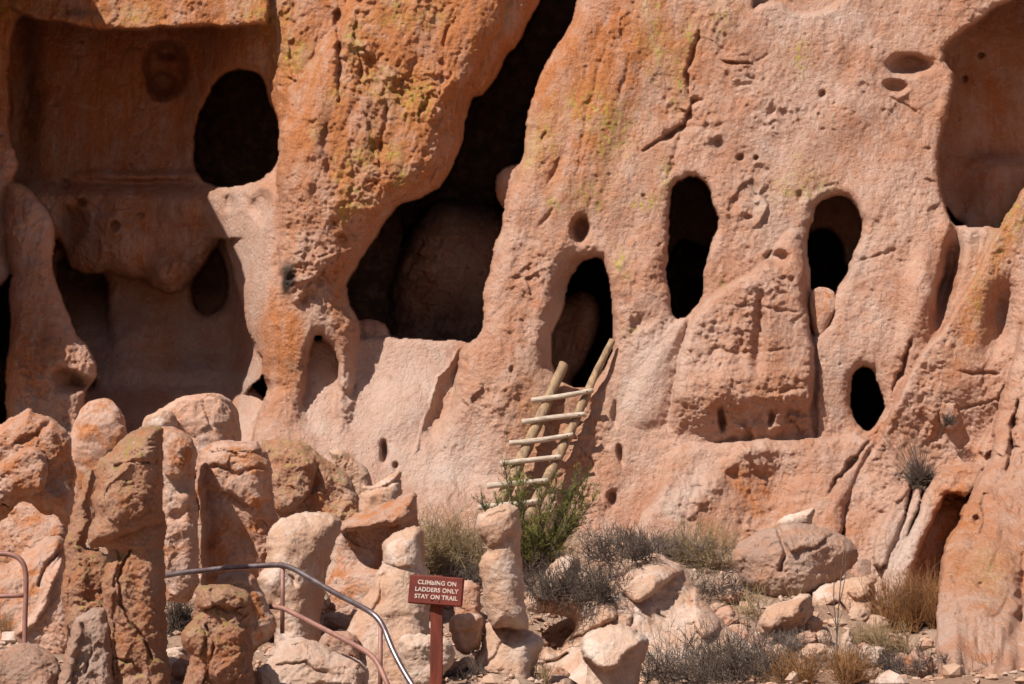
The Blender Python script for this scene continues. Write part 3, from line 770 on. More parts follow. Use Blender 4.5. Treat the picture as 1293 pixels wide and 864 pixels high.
def relief(name, label, cat, poly, Y, T, R, mat='pink', feats=(), seed=1, rough=1.0, group=None, grad=(0, 0), sm=1, soft=3, st_=None, chip=1.0, warp=1.0):
    """a closed stone: outline, distance, half thickness T (m), edge rounding R (px); feats carve or add to its front.
    feats: ('d', u, v, ru, rv, depth, rot, power) hollow/bulge, ('l', outline, forward m, R px, D m, gu, gv) plate, ('c', points, width, depth) cleft"""
    p = np.array(poly, float)
    st_ = st_ or (1.15 if (np.ptp(p[:, 0]) * np.ptp(p[:, 1])) < 60000 else 1.35)
    a = np.arange(p[:, 0].min() - 6, p[:, 0].max() + 6, st_); b = np.arange(p[:, 1].min() - 6, p[:, 1].max() + 6, st_)
    u, v = np.meshgrid(a.astype(np.float32), b.astype(np.float32))
    k = seed * 3.7
    w1 = warp * (3.4 * noise(u / 22, v / 22, k, seed) + 1.8 * noise(u / 8, v / 8, k, seed + 1)); w2 = warp * (3.4 * noise(u / 22, v / 22, k + 9, seed) + 1.8 * noise(u / 8, v / 8, k + 9, seed + 1))
    uu, vv = u + w1, v + w2
    s = sdf(poly, 200, sm, uu, vv)
    t = np.clip(1 - s / R, 0, 1)
    prof = np.sqrt(np.clip(1 - t * t, 0, 1))
    for _ in range(soft):
        q = np.pad(prof, 1, mode='edge'); prof2 = (q[1:-1, 1:-1] * 2 + q[:-2, 1:-1] + q[2:, 1:-1] + q[1:-1, :-2] + q[1:-1, 2:]) / 6
        prof = np.where(s < 3, prof, prof2)
    uc, vc = p[:, 0].mean(), p[:, 1].mean()
    g = grad[0] * (u - uc) / 100 + grad[1] * (v - vc) / 100
    front = Y + g - T * prof
    base_front = front.copy()
    for f in feats:
        if f[0] == 'd':
            _, fu, fv, ru, rv, d, rot, pw = f
            ar = math.radians(rot); xx, yy = uu - fu, vv - fv
            xr, yr = (xx * math.cos(ar) + yy * math.sin(ar)) / ru, (-xx * math.sin(ar) + yy * math.cos(ar)) / rv
            front = front + d * np.exp(-((xr * xr + yr * yr) ** (pw / 2)))
        elif f[0] == 'l':
            _, fp, fwd, fr, fd, gu, gv = f
            fs = sdf(fp, 200, 1, uu + w2 * .5, vv + w1 * .5)
            fc = np.array(fp, float).mean(0)
            off = fwd + gu * (u - fc[0]) / 100 + gv * (v - fc[1]) / 100 - rnd(fs, fr, fd)
            front = np.where(fs > 0, front - np.maximum(off, 0) * np.minimum(1, s / 5).clip(0, 1), front)
        else:
            _, pts, w, d = f
            q, _s = line_d(pts, uu, vv)
            front = front + d * np.exp(-(q / (w * (0.7 + 0.8 * noise(u / 15, v / 15, k, 3)).clip(.3))) ** 2)
    X, Yy, Z = P(u, v, front)
    px = 1.0
    edge = np.clip(s / 5, 0, 1)
    wr = noise(X * 3, Yy * 3, Z * 3, seed + 2)
    n = 0.10 * fbm(X * 1.7 + k, Yy * 1.7, Z * 1.5, 3, seed + 5) * min(1, T * 2.2)
    n = n + rough * (0.028 * fbm(X * 7 + k, Yy * 7, Z * 7, 4, seed + 6, .6) + 0.018 * -fbm(X * 5 + wr, Yy * 5, Z * 6 + wr, 4, seed + 7, .6, True))
    cm = smooth(-.2, .35, noise(X * 1.6, Yy * 1.6, Z * 1.6 + k, seed + 8))
    n = n + chip * (0.05 * chips(X * 3.2 + wr * .6, Z * 3.0 + wr * .6, k, seed + 9, True) + 0.022 * chips(X * 8 + wr, Z * 9 + wr, k, seed + 10, True)) * cm
    n = n + 0.010 * rough * fbm(X * 26, Yy * 26, Z * 26, 2, seed + 11, .6)
    front = front + n * edge
    # thickness never inverts
    back = Y + g + T * prof * 0.9
    front = np.minimum(front, back - 0.002)
    ins = s > 0
    qm = ins[:-1, :-1] & ins[1:, :-1] & ins[1:, 1:] & ins[:-1, 1:]
    used = np.zeros_like(ins); used[:-1, :-1] |= qm; used[1:, :-1] |= qm; used[1:, 1:] |= qm; used[:-1, 1:] |= qm
    idm = -np.ones(ins.shape, int); idm[used] = np.arange(used.sum()); nn = used.sum()
    F = np.stack(P(u[used], v[used], front[used]), -1); B = np.stack(P(u[used], v[used], back[used]), -1)
    qf = np.stack([idm[:-1, :-1][qm], idm[1:, :-1][qm], idm[1:, 1:][qm], idm[:-1, 1:][qm]], -1)
    qb = qf[:, ::-1] + nn
    # rim
    pad = np.pad(qm, 1)
    walls = []
    ii, jj = np.nonzero(qm)
    for di, dj, e0, e1 in ((-1, 0, (0, 1), (0, 0)), (1, 0, (1, 0), (1, 1)), (0, -1, (0, 0), (1, 0)), (0, 1, (1, 1), (0, 1))):
        m = ~pad[ii + 1 + di, jj + 1 + dj]
        a0 = idm[ii[m] + e0[0], jj[m] + e0[1]]; a1 = idm[ii[m] + e1[0], jj[m] + e1[1]]
        walls.append(np.stack([a1, a0, a0 + nn, a1 + nn], -1))
    q = np.concatenate([qf, qb] + walls)
    me_ = np_mesh(name, np.concatenate([F, B]), quads=q)
    return tag(link(name, me_, MROCK[mat]), label, cat, group)


GH = "free-standing tuff hoodoos in the foreground"; GB = "loose boulders on the slope"; GR = "weathered rocks below the left alcove"
# below the left alcove
rock('boulder', 'dusty rounded boulder on the bench under the left alcove, with a dark broken right end', 'boulder',
     [(500,255,280),(505,225,292),(515,205,298),(530,186,300),(545,180,302),(565,178,302),(600,178,302)], 27.6, 'pink', .8, 2, .05, 6, group=GR)
rock('boulder', 'smooth domed boulder right of the cliff foot column, lower edge of the left alcove', 'boulder',
     [(500,100,128),(508,86,145),(525,78,158),(560,76,163),(600,80,166),(640,84,170),(700,84,170)], 27.2, 'orange', .8, 3, .04, 3, group=GR)
rock('rock', 'little pale stone wedged at the left end of the dusty boulder', 'rock',
     [(520,200,216),(525,184,222),(535,178,224),(548,178,224)], 26.9, 'pale', .8, 4, .06, 4, group=GR)
relief('rock', 'rough ochre rock with a ragged sloping top behind the cream block', 'rock',
       [(326,553),(345,554),(372,556),(397,563),(411,578),(430,592),(446,606),(456,630),(462,700),(330,720),(335,640)], 25.2, .55, 26, 'lichen',
       [('l', [(326,553),(397,563),(400,600),(380,640),(352,650),(330,620)], .22, 14, .2, .1, .3), ('d', 395, 605, 14, 14, .12, 0, 3), ('d', 425, 625, 16, 20, .1, 30, 3)], 5, 1.8, GR)
relief('rock', 'pale angular slab leaning behind the saddle-shaped stone', 'rock',
       [(411,566),(428,566),(449,578),(462,590),(470,602),(468,640),(440,650),(421,620),(421,585)], 26.2, .3, 14, 'pale', [], 6, 1.2, GR)
relief('rock', 'small saddle-shaped buff stone with raised right horn', 'rock',
       [(456,611),(465,611),(476,608),(490,600),(503,593),(508,597),(509,621),(510,650),(455,668),(452,646),(453,628)], 24.6, .35, 16, 'pale', [('c', [(455,622),(470,620),(490,612),(506,608)], 4, .08)], 7, .7, GR)
relief('rock', 'big shaded brown wedge rock rising to a point on its right, behind the conical hoodoo', 'rock',
       [(527,621),(508,626),(487,635),(453,646),(432,656),(421,679),(405,760),(400,830),(540,830),(534,700),(528,644)], 23.2, .55, 30, 'orange',
       [('l', [(527,621),(508,626),(487,635),(453,646),(432,656),(424,672),(450,672),(490,664),(528,655)], .35, 9, .2, -.2, 0), ('d', 455, 700, 34, 30, .22, 0, 3)], 8, 1.1, GR, (-.3, 0))
# left edge
relief('rock', 'orange ragged outcrop at the left edge with a dark overhang', 'rock',
       [(-60,560),(0,535),(28,520),(38,513),(45,523),(69,526),(88,544),(94,580),(96,616),(92,660),(80,668),(73,650),(52,652),(40,636),(21,634),(10,654),(-4,664),(-60,670)], 24.2, .6, 26, 'orange',
       [('l', [(-60,600),(-10,590),(10,575),(28,568),(46,560),(60,580),(58,620),(36,628),(0,640),(-60,650)], .25, 10, .2, 0, 0), ('d', 75, 600, 16, 26, .12, 20, 3), ('c', [(20,560),(45,548),(62,535)], 5, .1)], 11, 1.6, GR)
relief('rock', 'red-brown slab sloping below the ragged outcrop at the left edge', 'rock',
       [(83,676),(66,676),(52,682),(28,699),(0,713),(-60,730),(-60,860),(80,860),(90,760),(84,710)], 22.0, .5, 30, 'orange', [('c', [(80,690),(62,712),(48,740)], 4, .1)], 12, 1.1, GR, (0, -.5))
relief('rock', 'pale-rimmed rib of stone slanting down beside the left handrail', 'rock',
       [(80,700),(72,706),(60,726),(50,755),(35,780),(20,792),(18,812),(30,830),(78,860),(98,800),(88,750)], 20.2, .28, 14, 'pink', [('l', [(80,700),(60,726),(50,755),(35,780),(20,792),(19,806),(40,796),(60,765),(72,735)], .12, 6, .1, 0, 0)], 25, 1.1, GR)
relief('hoodoo', 'brown column with a narrow neck leaning on the left of the tall hoodoo', 'hoodoo',
       [(117,588),(104,602),(101,623),(92,635),(89,654),(82,679),(83,710),(75,738),(80,772),(84,800),(84,900),(150,900),(150,720),(135,700),(118,692),(108,690),(112,675),(117,655),(113,636),(118,618),(124,604)],
       18.1, .30, 17, 'lichen', [('d', 100, 650, 8, 16, .08, 0, 2), ('d', 100, 740, 12, 26, -.08, 0, 2), ('l', [(82,772),(110,765),(128,758),(128,780),(110,800),(86,800)], .06, 6, .05, 0, 0)], 13, 1.5, GH)
relief('hoodoo', 'tallest hoodoo, lichen-crusted overhanging head on a slimmer orange shaft, left foreground', 'hoodoo',
       [(205,538),(190,537),(174,540),(149,556),(130,577),(119,597),(121,616),(113,633),(120,648),(118,658),(111,670),(109,686),(117,695),(134,693),(133,710),(128,731),(127,758),(130,786),(132,821),(130,900),(222,900),(217,864),(212,828),(210,772),(208,703),(210,658),(205,640),(206,590),(206,556)],
       17.3, .38, 34, 'lichen',
       [('l', [(205,538),(174,540),(149,556),(130,577),(119,597),(121,616),(113,633),(120,648),(112,670),(110,688),(130,689),(150,678),(180,668),(210,656),(206,600)], .14, 12, .12, 0, 0),
        ('l', [(206,560),(165,575),(140,600),(126,630),(140,665),(175,650),(206,640)], .09, 9, .07, 0, 0),
        ('c', [(167,696),(154,715),(150,731),(153,758),(163,786),(181,804),(194,828)], 2.6, .07), ('c', [(146,589),(165,583),(190,586)], 2.2, .06), ('d', 150, 700, 14, 9, .08, 0, 3),
        ('l', [(134,695),(146,692),(152,706),(146,730),(142,780),(146,830),(150,900),(128,900),(128,740)], .06, 6, .06, 0, 0),
        ('d', 187, 634, 9, 8, .03, 0, 4), ('d', 187, 634, 5, 4, -.03, 0, 4), ('c', [(140,830),(165,835),(180,850)], 3, .05)], 14, 1.2, GH, (0, 0))
relief('hoodoo', 'slim pinkish hoodoo standing right behind the tallest one', 'hoodoo',
       [(196,541),(206,539),(222,540),(236,544),(248,561),(249,580),(245,609),(250,633),(251,660),(253,760),(196,760)], 20.4, .32, 24, 'orange',
       [('l', [(200,541),(222,540),(236,544),(248,561),(240,590),(222,604),(205,600)], .16, 9, .12, 0, 0), ('d', 235, 628, 10, 12, -.08, 0, 3), ('d', 222, 652, 9, 7, .07, 0, 3)], 15, 1.1, GH)
relief('hoodoo', 'broad squared hoodoo with a domed pale cap, behind the sparse grey shrub', 'hoodoo',
       [(252,568),(264,561),(278,556),(323,554),(332,562),(340,576),(344,599),(347,633),(352,661),(354,700),(356,790),(250,790),(252,717),(251,647),(247,609),(249,582)], 21.2, .52, 30, 'orange',
       [('l', [(262,564),(278,556),(323,554),(334,566),(322,569),(290,570),(268,570)], .14, 6, .1, 0, 0),
        ('l', [(250,570),(340,568),(348,634),(332,630),(318,640),(304,635),(288,621),(262,618),(247,612)], .13, 7, .08, 0, 0), ('c', [(252,600),(270,588),(300,598),(330,590)], 4, .05)], 16, 1.0, GH)
relief('boulder', 'large cream block with a rounded shoulder beside the handrail bend', 'boulder',
       [(340,663),(359,650),(385,646),(421,646),(434,659),(424,690),(415,710),(410,750),(404,786),(400,840),(350,840),(345,790),(326,745),(326,727),(335,706),(334,682)], 20.4, .5, 34, 'pale',
       [('d', 340, 725, 16, 20, -.06, 0, 3), ('c', [(336,708),(360,716),(372,740)], 3, .05), ('d', 398, 740, 16, 44, .08, 5, 3)], 17, .7, GB, (.25, -.2), chip=.5)
relief('boulder', 'pitted rounded boulder directly behind the front stump', 'boulder',
       [(269,736),(281,723),(300,721),(316,725),(330,736),(337,758),(351,786),(347,804),(323,821),(300,850),(270,840)], 18.0, .3, 22, 'orange', [('c', [(275,745),(300,738),(325,745)], 3, .04)], 18, 1.2, GB)
relief('hoodoo', 'short lichen-topped orange stump at the front, below the handrail', 'hoodoo',
       [(245,748),(250,740),(257,738),(288,737),(304,742),(318,751),(318,786),(321,864),(324,920),(222,920),(229,864),(243,831),(229,817),(226,804),(236,790),(246,779)], 16.5, .34, 24, 'lichen',
       [('l', [(245,748),(257,738),(288,737),(318,751),(317,762),(296,768),(272,764),(250,770)], .09, 6, .06, 0, 0), ('c', [(246,776),(268,766),(290,772),(318,760)], 2.4, .06),
        ('l', [(228,800),(250,785),(262,800),(256,826),(240,830)], .08, 7, .06, 0, 0), ('l', [(262,800),(290,785),(316,800),(312,850),(280,870),(262,850)], .07, 7, .06, 0, 0), ('c', [(262,790),(272,815),(262,850),(250,880)], 2.6, .06)], 19, 1.6, GH)
relief('boulder', 'low tan boulder under the sloping handrail', 'boulder',
       [(345,822),(362,805),(394,806),(415,817),(439,826),(463,838),(466,864),(468,920),(318,920),(326,850)], 17.7, .35, 26, 'pale', [('c', [(350,840),(385,838),(420,856)], 3, .05), ('c', [(380,870),(420,862),(455,868)], 3, .05)], 20, 1.1, GB, (0, -.3))
relief('rock', 'small reddish rock between the handrail and the cone hoodoo', 'rock',
       [(401,804),(418,797),(446,796),(454,811),(457,826),(452,846),(405,846)], 18.8, .18, 13, 'orange', [], 21, 1.1, GB)
relief('rock', 'small pale rock at the foot of the front stump', 'rock', [(323,845),(335,836),(346,840),(354,856),(356,900),(320,900)], 16.9, .15, 10, 'white', [], 22, .8, GB)
relief('boulder', 'pale grey boulder at the foot of the tallest hoodoo', 'boulder',
       [(90,790),(98,776),(115,769),(130,764),(140,780),(142,820),(146,920),(64,920),(72,864),(82,821)], 17.0, .22, 14, 'grey', [('l', [(76,850),(90,795),(99,780),(104,800),(92,850),(84,900),(66,900)], .06, 5, .05, 0, 0), ('c', [(104,790),(116,812),(108,850)], 3, .05)], 23, 1.3, GB, (.2, -.2))
relief('boulder', 'low grey boulder in the bottom left corner', 'boulder',
       [(-50,830),(0,821),(17,812),(42,811),(60,820),(73,831),(79,845),(78,930),(-50,930)], 17.2, .35, 26, 'grey', [], 24, 1.5, GB, (0, -.4))
# centre
relief('hoodoo', 'cone-shaped cream hoodoo with a rounded cap left of the red-brown sign', 'hoodoo',
       [(481,696),(484,685),(494,674),(508,665),(526,663),(538,672),(538,703),(541,731),(544,793),(552,910),(425,910),(435,800),(442,782),(456,762),(470,738),(473,727),(481,713)], 19.4, .42, 34, 'pale',
       [('l', [(481,696),(494,674),(508,664),(526,662),(540,672),(540,706),(520,716),(500,717),(483,712)], .06, 8, .05, 0, 0), ('c', [(472,735),(484,728),(480,760),(470,775)], 4, .06), ('d', 500, 790, 30, 14, .06, 0, 3)], 26, .7, GH, (0, -.25), chip=.4)
relief('rock_outcrop', 'smooth pale bedrock foot spreading below the slender hoodoo', 'rock outcrop',
       [(612,782),(640,790),(668,794),(685,806),(688,817),(679,830),(676,864),(690,920),(560,920),(580,862),(597,836),(609,812)], 20.3, .42, 26, 'pale', [('c', [(640,800),(625,830),(600,850)], 4, .05), ('d', 680, 850, 12, 20, .1, 0, 3)], 39, .6, None, (0, -.3), chip=.4)
relief('hoodoo', 'slender white hoodoo with a leaning rounded cap right of the sign', 'hoodoo',
       [(602,650),(612,644),(625,641),(632,637),(642,635),(654,639),(658,651),(658,682),(661,731),(668,786),(666,797),(647,794),(616,793),(609,758),(606,712),(608,700),(614,694),(604,679),(600,663)], 20.0, .30, 26, 'pale',
       [('l', [(600,663),(604,648),(632,637),(654,639),(659,655),(657,672),(640,678),(622,690),(612,691),(604,679)], .07, 8, .06, 0, 0), ('l', [(610,654),(628,641),(640,640),(640,647),(624,652)], .04, 5, .04, 0, 0), ('d', 615, 770, 10, 24, .05, 0, 3)], 27, .6, GH, chip=.25)
relief('boulder', 'pale boulder in front of the cone hoodoo, at the foot of the sign', 'boulder',
       [(503,812),(508,802),(519,798),(543,800),(562,806),(571,811),(575,826),(566,850),(540,880),(505,870)], 18.3, .28, 20, 'white', [('d', 552, 828, 16, 14, .07, 0, 3)], 28, .9, GB)
relief('boulder', 'orange-buff faceted boulder between the sign post and the slender hoodoo', 'boulder',
       [(567,779),(588,775),(610,773),(612,800),(604,818),(595,830),(580,826),(566,804)], 20.3, .28, 12, 'pale', [('l', [(567,779),(610,773),(608,790),(586,796),(568,800)], .06, 6, .05, 0, 0)], 29, .8, GB, (.3, -.3))
relief('rock', 'grey stone just behind the sign board', 'rock', [(580,738),(590,732),(600,733),(608,745),(611,800),(570,800),(574,755)], 21.8, .2, 12, 'pink', [], 30, 1, GB)
# bedrock in the middle of the slope
relief('rock_outcrop', 'pink bedrock hump crowned by twigs, above the white sharp-edged boulder', 'rock outcrop',
       [(640,930),(652,880),(676,840),(690,813),(700,821),(712,814),(722,800),(726,785),(700,776),(668,775),(662,752),(686,722),(705,704),(722,697),(740,716),(762,726),(784,722),(794,711),(812,702),(829,699),(857,709),(867,722),(881,748),(911,783),(935,800),(962,820),(1000,850),(1040,940)],
       23.4, .9, 60, 'pale',
       [('l', [(783,735),(786,720),(806,703),(829,700),(856,709),(864,722),(852,730),(832,742),(818,756),(806,764),(790,752)], .32, 16, .26, .1, .1),
        ('l', [(876,738),(893,758),(911,783),(906,797),(895,806),(882,804),(873,772)], .22, 7, .15, -.3, 0),
        ('l', [(738,760),(756,752),(776,756),(780,776),(766,792),(744,794),(730,806),(716,812),(704,824),(692,816),(724,792)], .20, 12, .18, 0, .1),
        ('l', [(668,745),(690,718),(712,700),(734,690),(732,706),(720,730),(700,748),(680,762)], .35, 9, .2, 0, 0),
        ('d', 845, 770, 26, 30, .18, 0, 3), ('d', 705, 850, 34, 26, .28, 0, 3), ('d', 840, 860, 40, 50, -.15, 0, 2), ('c', [(790,752),(800,775),(796,800)], 4, .12), ('c', [(680,838),(700,834),(716,826)], 4, .16),
        ('c', [(812,775),(836,790),(862,800)], 4, .06), ('c', [(828,770),(840,782)], 3, .08)], 38, 1.3, None, (0, -.9), chip=.9)
relief('boulder', 'white sharp-edged boulder with a shaded right face, bottom centre', 'boulder',
       [(734,804),(749,795),(766,789),(784,786),(794,790),(815,799),(821,807),(817,828),(808,854),(800,920),(730,920),(744,850),(734,830)], 20.6, .34, 22, 'white',
       [('l', [(733,806),(749,795),(784,786),(815,799),(822,806),(806,815),(792,828),(780,842),(766,848),(749,841),(735,829)], .26, 7, .12, .25, .5)], 34, .8, GB, (.2, -.1), chip=.5)
relief('boulder', 'large purplish grey boulder at the foot of the cliff, biggest on the right slope', 'boulder',
       [(922,699),(928,690),(935,682),(962,668),(1001,659),(1039,664),(1067,675),(1080,686),(1085,698),(1080,714),(1063,731),(1032,748),(1010,760),(960,760),(931,730)], hitY(1000, 752) + .2, .6, 44, 'grey',
       [('c', [(981,664),(988,680),(991,700),(986,720)], 4, .14), ('l', [(992,668),(1030,664),(1060,673),(1040,684),(1012,696),(996,700)], .10, 8, .08, 0, .2), ('d', 1050, 712, 26, 20, .16, -20, 3), ('d', 950, 715, 18, 16, .06, 0, 3)], 31, 1.5, GB, (0, -.2))
relief('boulder', 'pale flat slab lodged behind the top of the purplish grey boulder', 'boulder',
       [(980,658),(985,652),(1008,646),(1022,640),(1029,639),(1028,650),(1024,672),(985,672)], hitY(1000, 752) + 1.2, .3, 10, 'white', [], 32, .9, GB)
relief('boulder', 'buff boulder below the purplish grey one, left of the bare sapling', 'boulder',
       [(957,786),(963,772),(973,762),(992,756),(1014,749),(1026,750),(1029,765),(1028,779),(1011,794),(990,806),(976,814),(962,804)], hitY(990, 803), .34, 24, 'pale',
       [('l', [(957,786),(973,762),(1014,749),(1026,751),(1012,764),(1004,780),(992,790),(968,796)], .13, 9, .08, 0, .2)], 33, .8, GB)
relief('rock', 'pointed pale rock beside the base of the bare sapling', 'rock', [(1072,792),(1064,800),(1058,822),(1056,845),(1092,850),(1090,830),(1084,815),(1078,800)], hitY(1074, 840), .2, 12, 'pale', [], 35, .9, GB)
relief('rock', 'flat pale bedrock block behind the bare sapling', 'rock',
       [(1024,752),(1032,742),(1050,734),(1080,728),(1102,730),(1108,750),(1106,790),(1060,800),(1028,790)], hitY(1065, 770) + .2, .4, 18, 'pale', [('c', [(1040,770),(1062,762),(1070,775)], 3, .12), ('l', [(1065,740),(1100,732),(1106,752),(1080,760)], .1, 7, .08, 0, 0)], 36, 1.1, GB, (0, -.5))
relief('rock', 'low buff ledge of rock between the hump and the buff boulder', 'rock',
       [(905,800),(925,788),(950,796),(975,812),(1000,832),(1010,870),(900,870)], hitY(950, 840) + .2, .3, 20, 'pink', [], 43, 1.2, GB, (0, -.6))
rock('rock', 'small dusty stones under the right end of the purplish grey boulder', 'rock', [(706,1086,1096),(712,1082,1102),(725,1080,1106),(745,1080,1106)], hitY(1093, 738), 'grey', .8, 44, .06, 4, group=GB)
# stones lodged in the cliff
rock('boulder', 'reddish stone plugged in the foot of the fourth cave mouth', 'boulder',
     [(360,1034,1050),(364,1027,1057),(378,1022,1057),(395,1022,1053),(410,1024,1047),(424,1027,1040)], cliffY(1015, 395) + .42, 'orange', .7, 41, .04, 4)
rock('boulder', 'small egg-shaped stone balanced in the cleft above the spiky dead plant', 'boulder',
     [(490,1196,1203),(495,1188,1208),(508,1184,1212),(522,1184,1212),(534,1188,1209),(543,1196,1204)], cliffY(1197, 520) + .02, 'orange', .8, 42, .05, 3)

relief('rock', 'dark red ledge deep under the overhang of the ragged outcrop', 'rock',
       [(-60,630),(30,626),(70,640),(90,664),(80,700),(20,720),(-60,730)], 26.0, .3, 14, 'orange', [], 45, 1.2, GR, (0, -.6))
protos = []
for q_ in range(6):
    o_ = rock('rock', 'broken pink stone lying in the rubble between the hoodoos and the cliff foot', 'rock',
              [(0, 640, 652), (4, 630, 664), (12, 622, 672), (24, 620, 676), (36, 626, 670), (42, 634, 660)], 20.0, ('pink', 'pale', 'orange', 'pale', 'pink', 'white')[q_], .9, 60 + q_, .07, 7, group='broken stones in the rubble', chip=.8)
    c0 = np.array(PT(648, 24, 20.0)); me_ = o_.data
    co_ = np.empty(len(me_.vertices) * 3, np.float32); me_.vertices.foreach_get('co', co_); co_ = co_.reshape(-1, 3) - c0.astype(np.float32); me_.vertices.foreach_set('co', co_.ravel()); me_.update()
    protos.append(o_)
rr_ = random.Random(8); used_ = 0
spots = [(500,835,0),(590,848,0),(480,856,0),(30,800,0),(58,842,0),(222,838,0),(232,858,0),(340,828,0),(382,790,0),(425,795,0),(558,852,0),(545,845,0),(705,862,0),(692,856,0),(930,830,0),(1030,835,0),(1018,818,0),(950,815,0),(1090,822,0),(1110,800,0),
         (940,792,0),(1040,812,0),(420,842,0),(215,852,0),(595,780,0),(560,765,0),(640,820,0),(905,772,0),(925,762,0),(1100,842,0),(1140,838,0),(985,835,0),(10,700,0),(40,690,0),(330,750,0),(395,770,0),(915,790,0),(932,806,0),(965,830,0),(1005,800,0),(1022,800,0),(1045,835,0),(1072,860,0),(1125,820,0),(1160,852,0),(945,775,0),(1120,790,0),(1010,860,0),(880,850,0),(1100,860,0)]
for n_, (u_, v_, _) in enumerate(spots):
    Yr = hitY(u_, v_, 0)
    if Yr == 0: continue
    src = protos[n_ % 6]; o_ = src if n_ < 6 else src.copy()
    if n_ >= 6: C.objects.link(o_)
    x_, y_, _z = P(u_, v_, Yr); s_ = rr_.uniform(.3, .85)
    o_.location = (float(x_), float(y_), GH_(float(x_), float(y_)) + .08 * s_); o_.scale = (s_, s_, s_ * rr_.uniform(.6, 1)); o_.rotation_euler = (rr_.uniform(-.5, .5), rr_.uniform(-.5, .5), rr_.uniform(0, 6.28))
# scattered rubble that nobody could count
rng = np.random.default_rng(4)
base = np.array([[1,0,0],[-1,0,0],[0,1,0],[0,-1,0],[0,0,1],[0,0,-1]], float)
dirs = []
for s1 in (-1, 1):
    for s2 in (-1, 1):
        dirs += [[s1, s2, 0], [s1, 0, s2], [0, s1, s2]]
bv = np.concatenate([base, np.array(dirs) / math.sqrt(2) * 1.02])
import bmesh
bm = bmesh.new()
for q in bv: bm.verts.new(q)
bmesh.ops.convex_hull(bm, input=bm.verts)
bmesh.ops.triangulate(bm, faces=bm.faces)
bm.verts.ensure_lookup_table(); bm.verts.index_update()
bvv = np.array([v.co[:] for v in bm.verts]); bff = np.array([[v.index for v in f.verts] for f in bm.faces]); bm.free()
VV, FF, off = [], [], 0
for i in range(4200):
    Yp = rng.uniform(17, 28.6); u = rng.uniform(-150, 1420)
    x, y, z = uvY_on_ground(u, Yp)
    z += 0.0
    s = rng.uniform(0.012, 0.05) * (1 + (rng.random() < .06) * 1.8)
    pv = bvv * (1 + rng.uniform(-.3, .3, (len(bvv), 1))) * s * np.array([rng.uniform(.8, 1.5), rng.uniform(.7, 1.3), rng.uniform(.5, .9)])
    a = rng.uniform(0, 6.28); ca_, sa_ = math.cos(a), math.sin(a)
    pv = np.stack([pv[:, 0] * ca_ - pv[:, 1] * sa_, pv[:, 0] * sa_ + pv[:, 1] * ca_, pv[:, 2]], -1)
    # real ground height with its noise
    gi = min(len(gy_) - 1, int(np.searchsorted(gy_, y))); gj = min(len(gx) - 1, int(np.searchsorted(gx, x)))
    VV.append(pv + np.array([x, y, GZ[gi, gj] + s * .3])); FF.append(bff + off); off += len(bvv)
tag(link("rubble", np_mesh("rubble", np.concatenate(VV), tris=np.concatenate(FF), smooth=False), MROCK['pale']), kind="stuff")


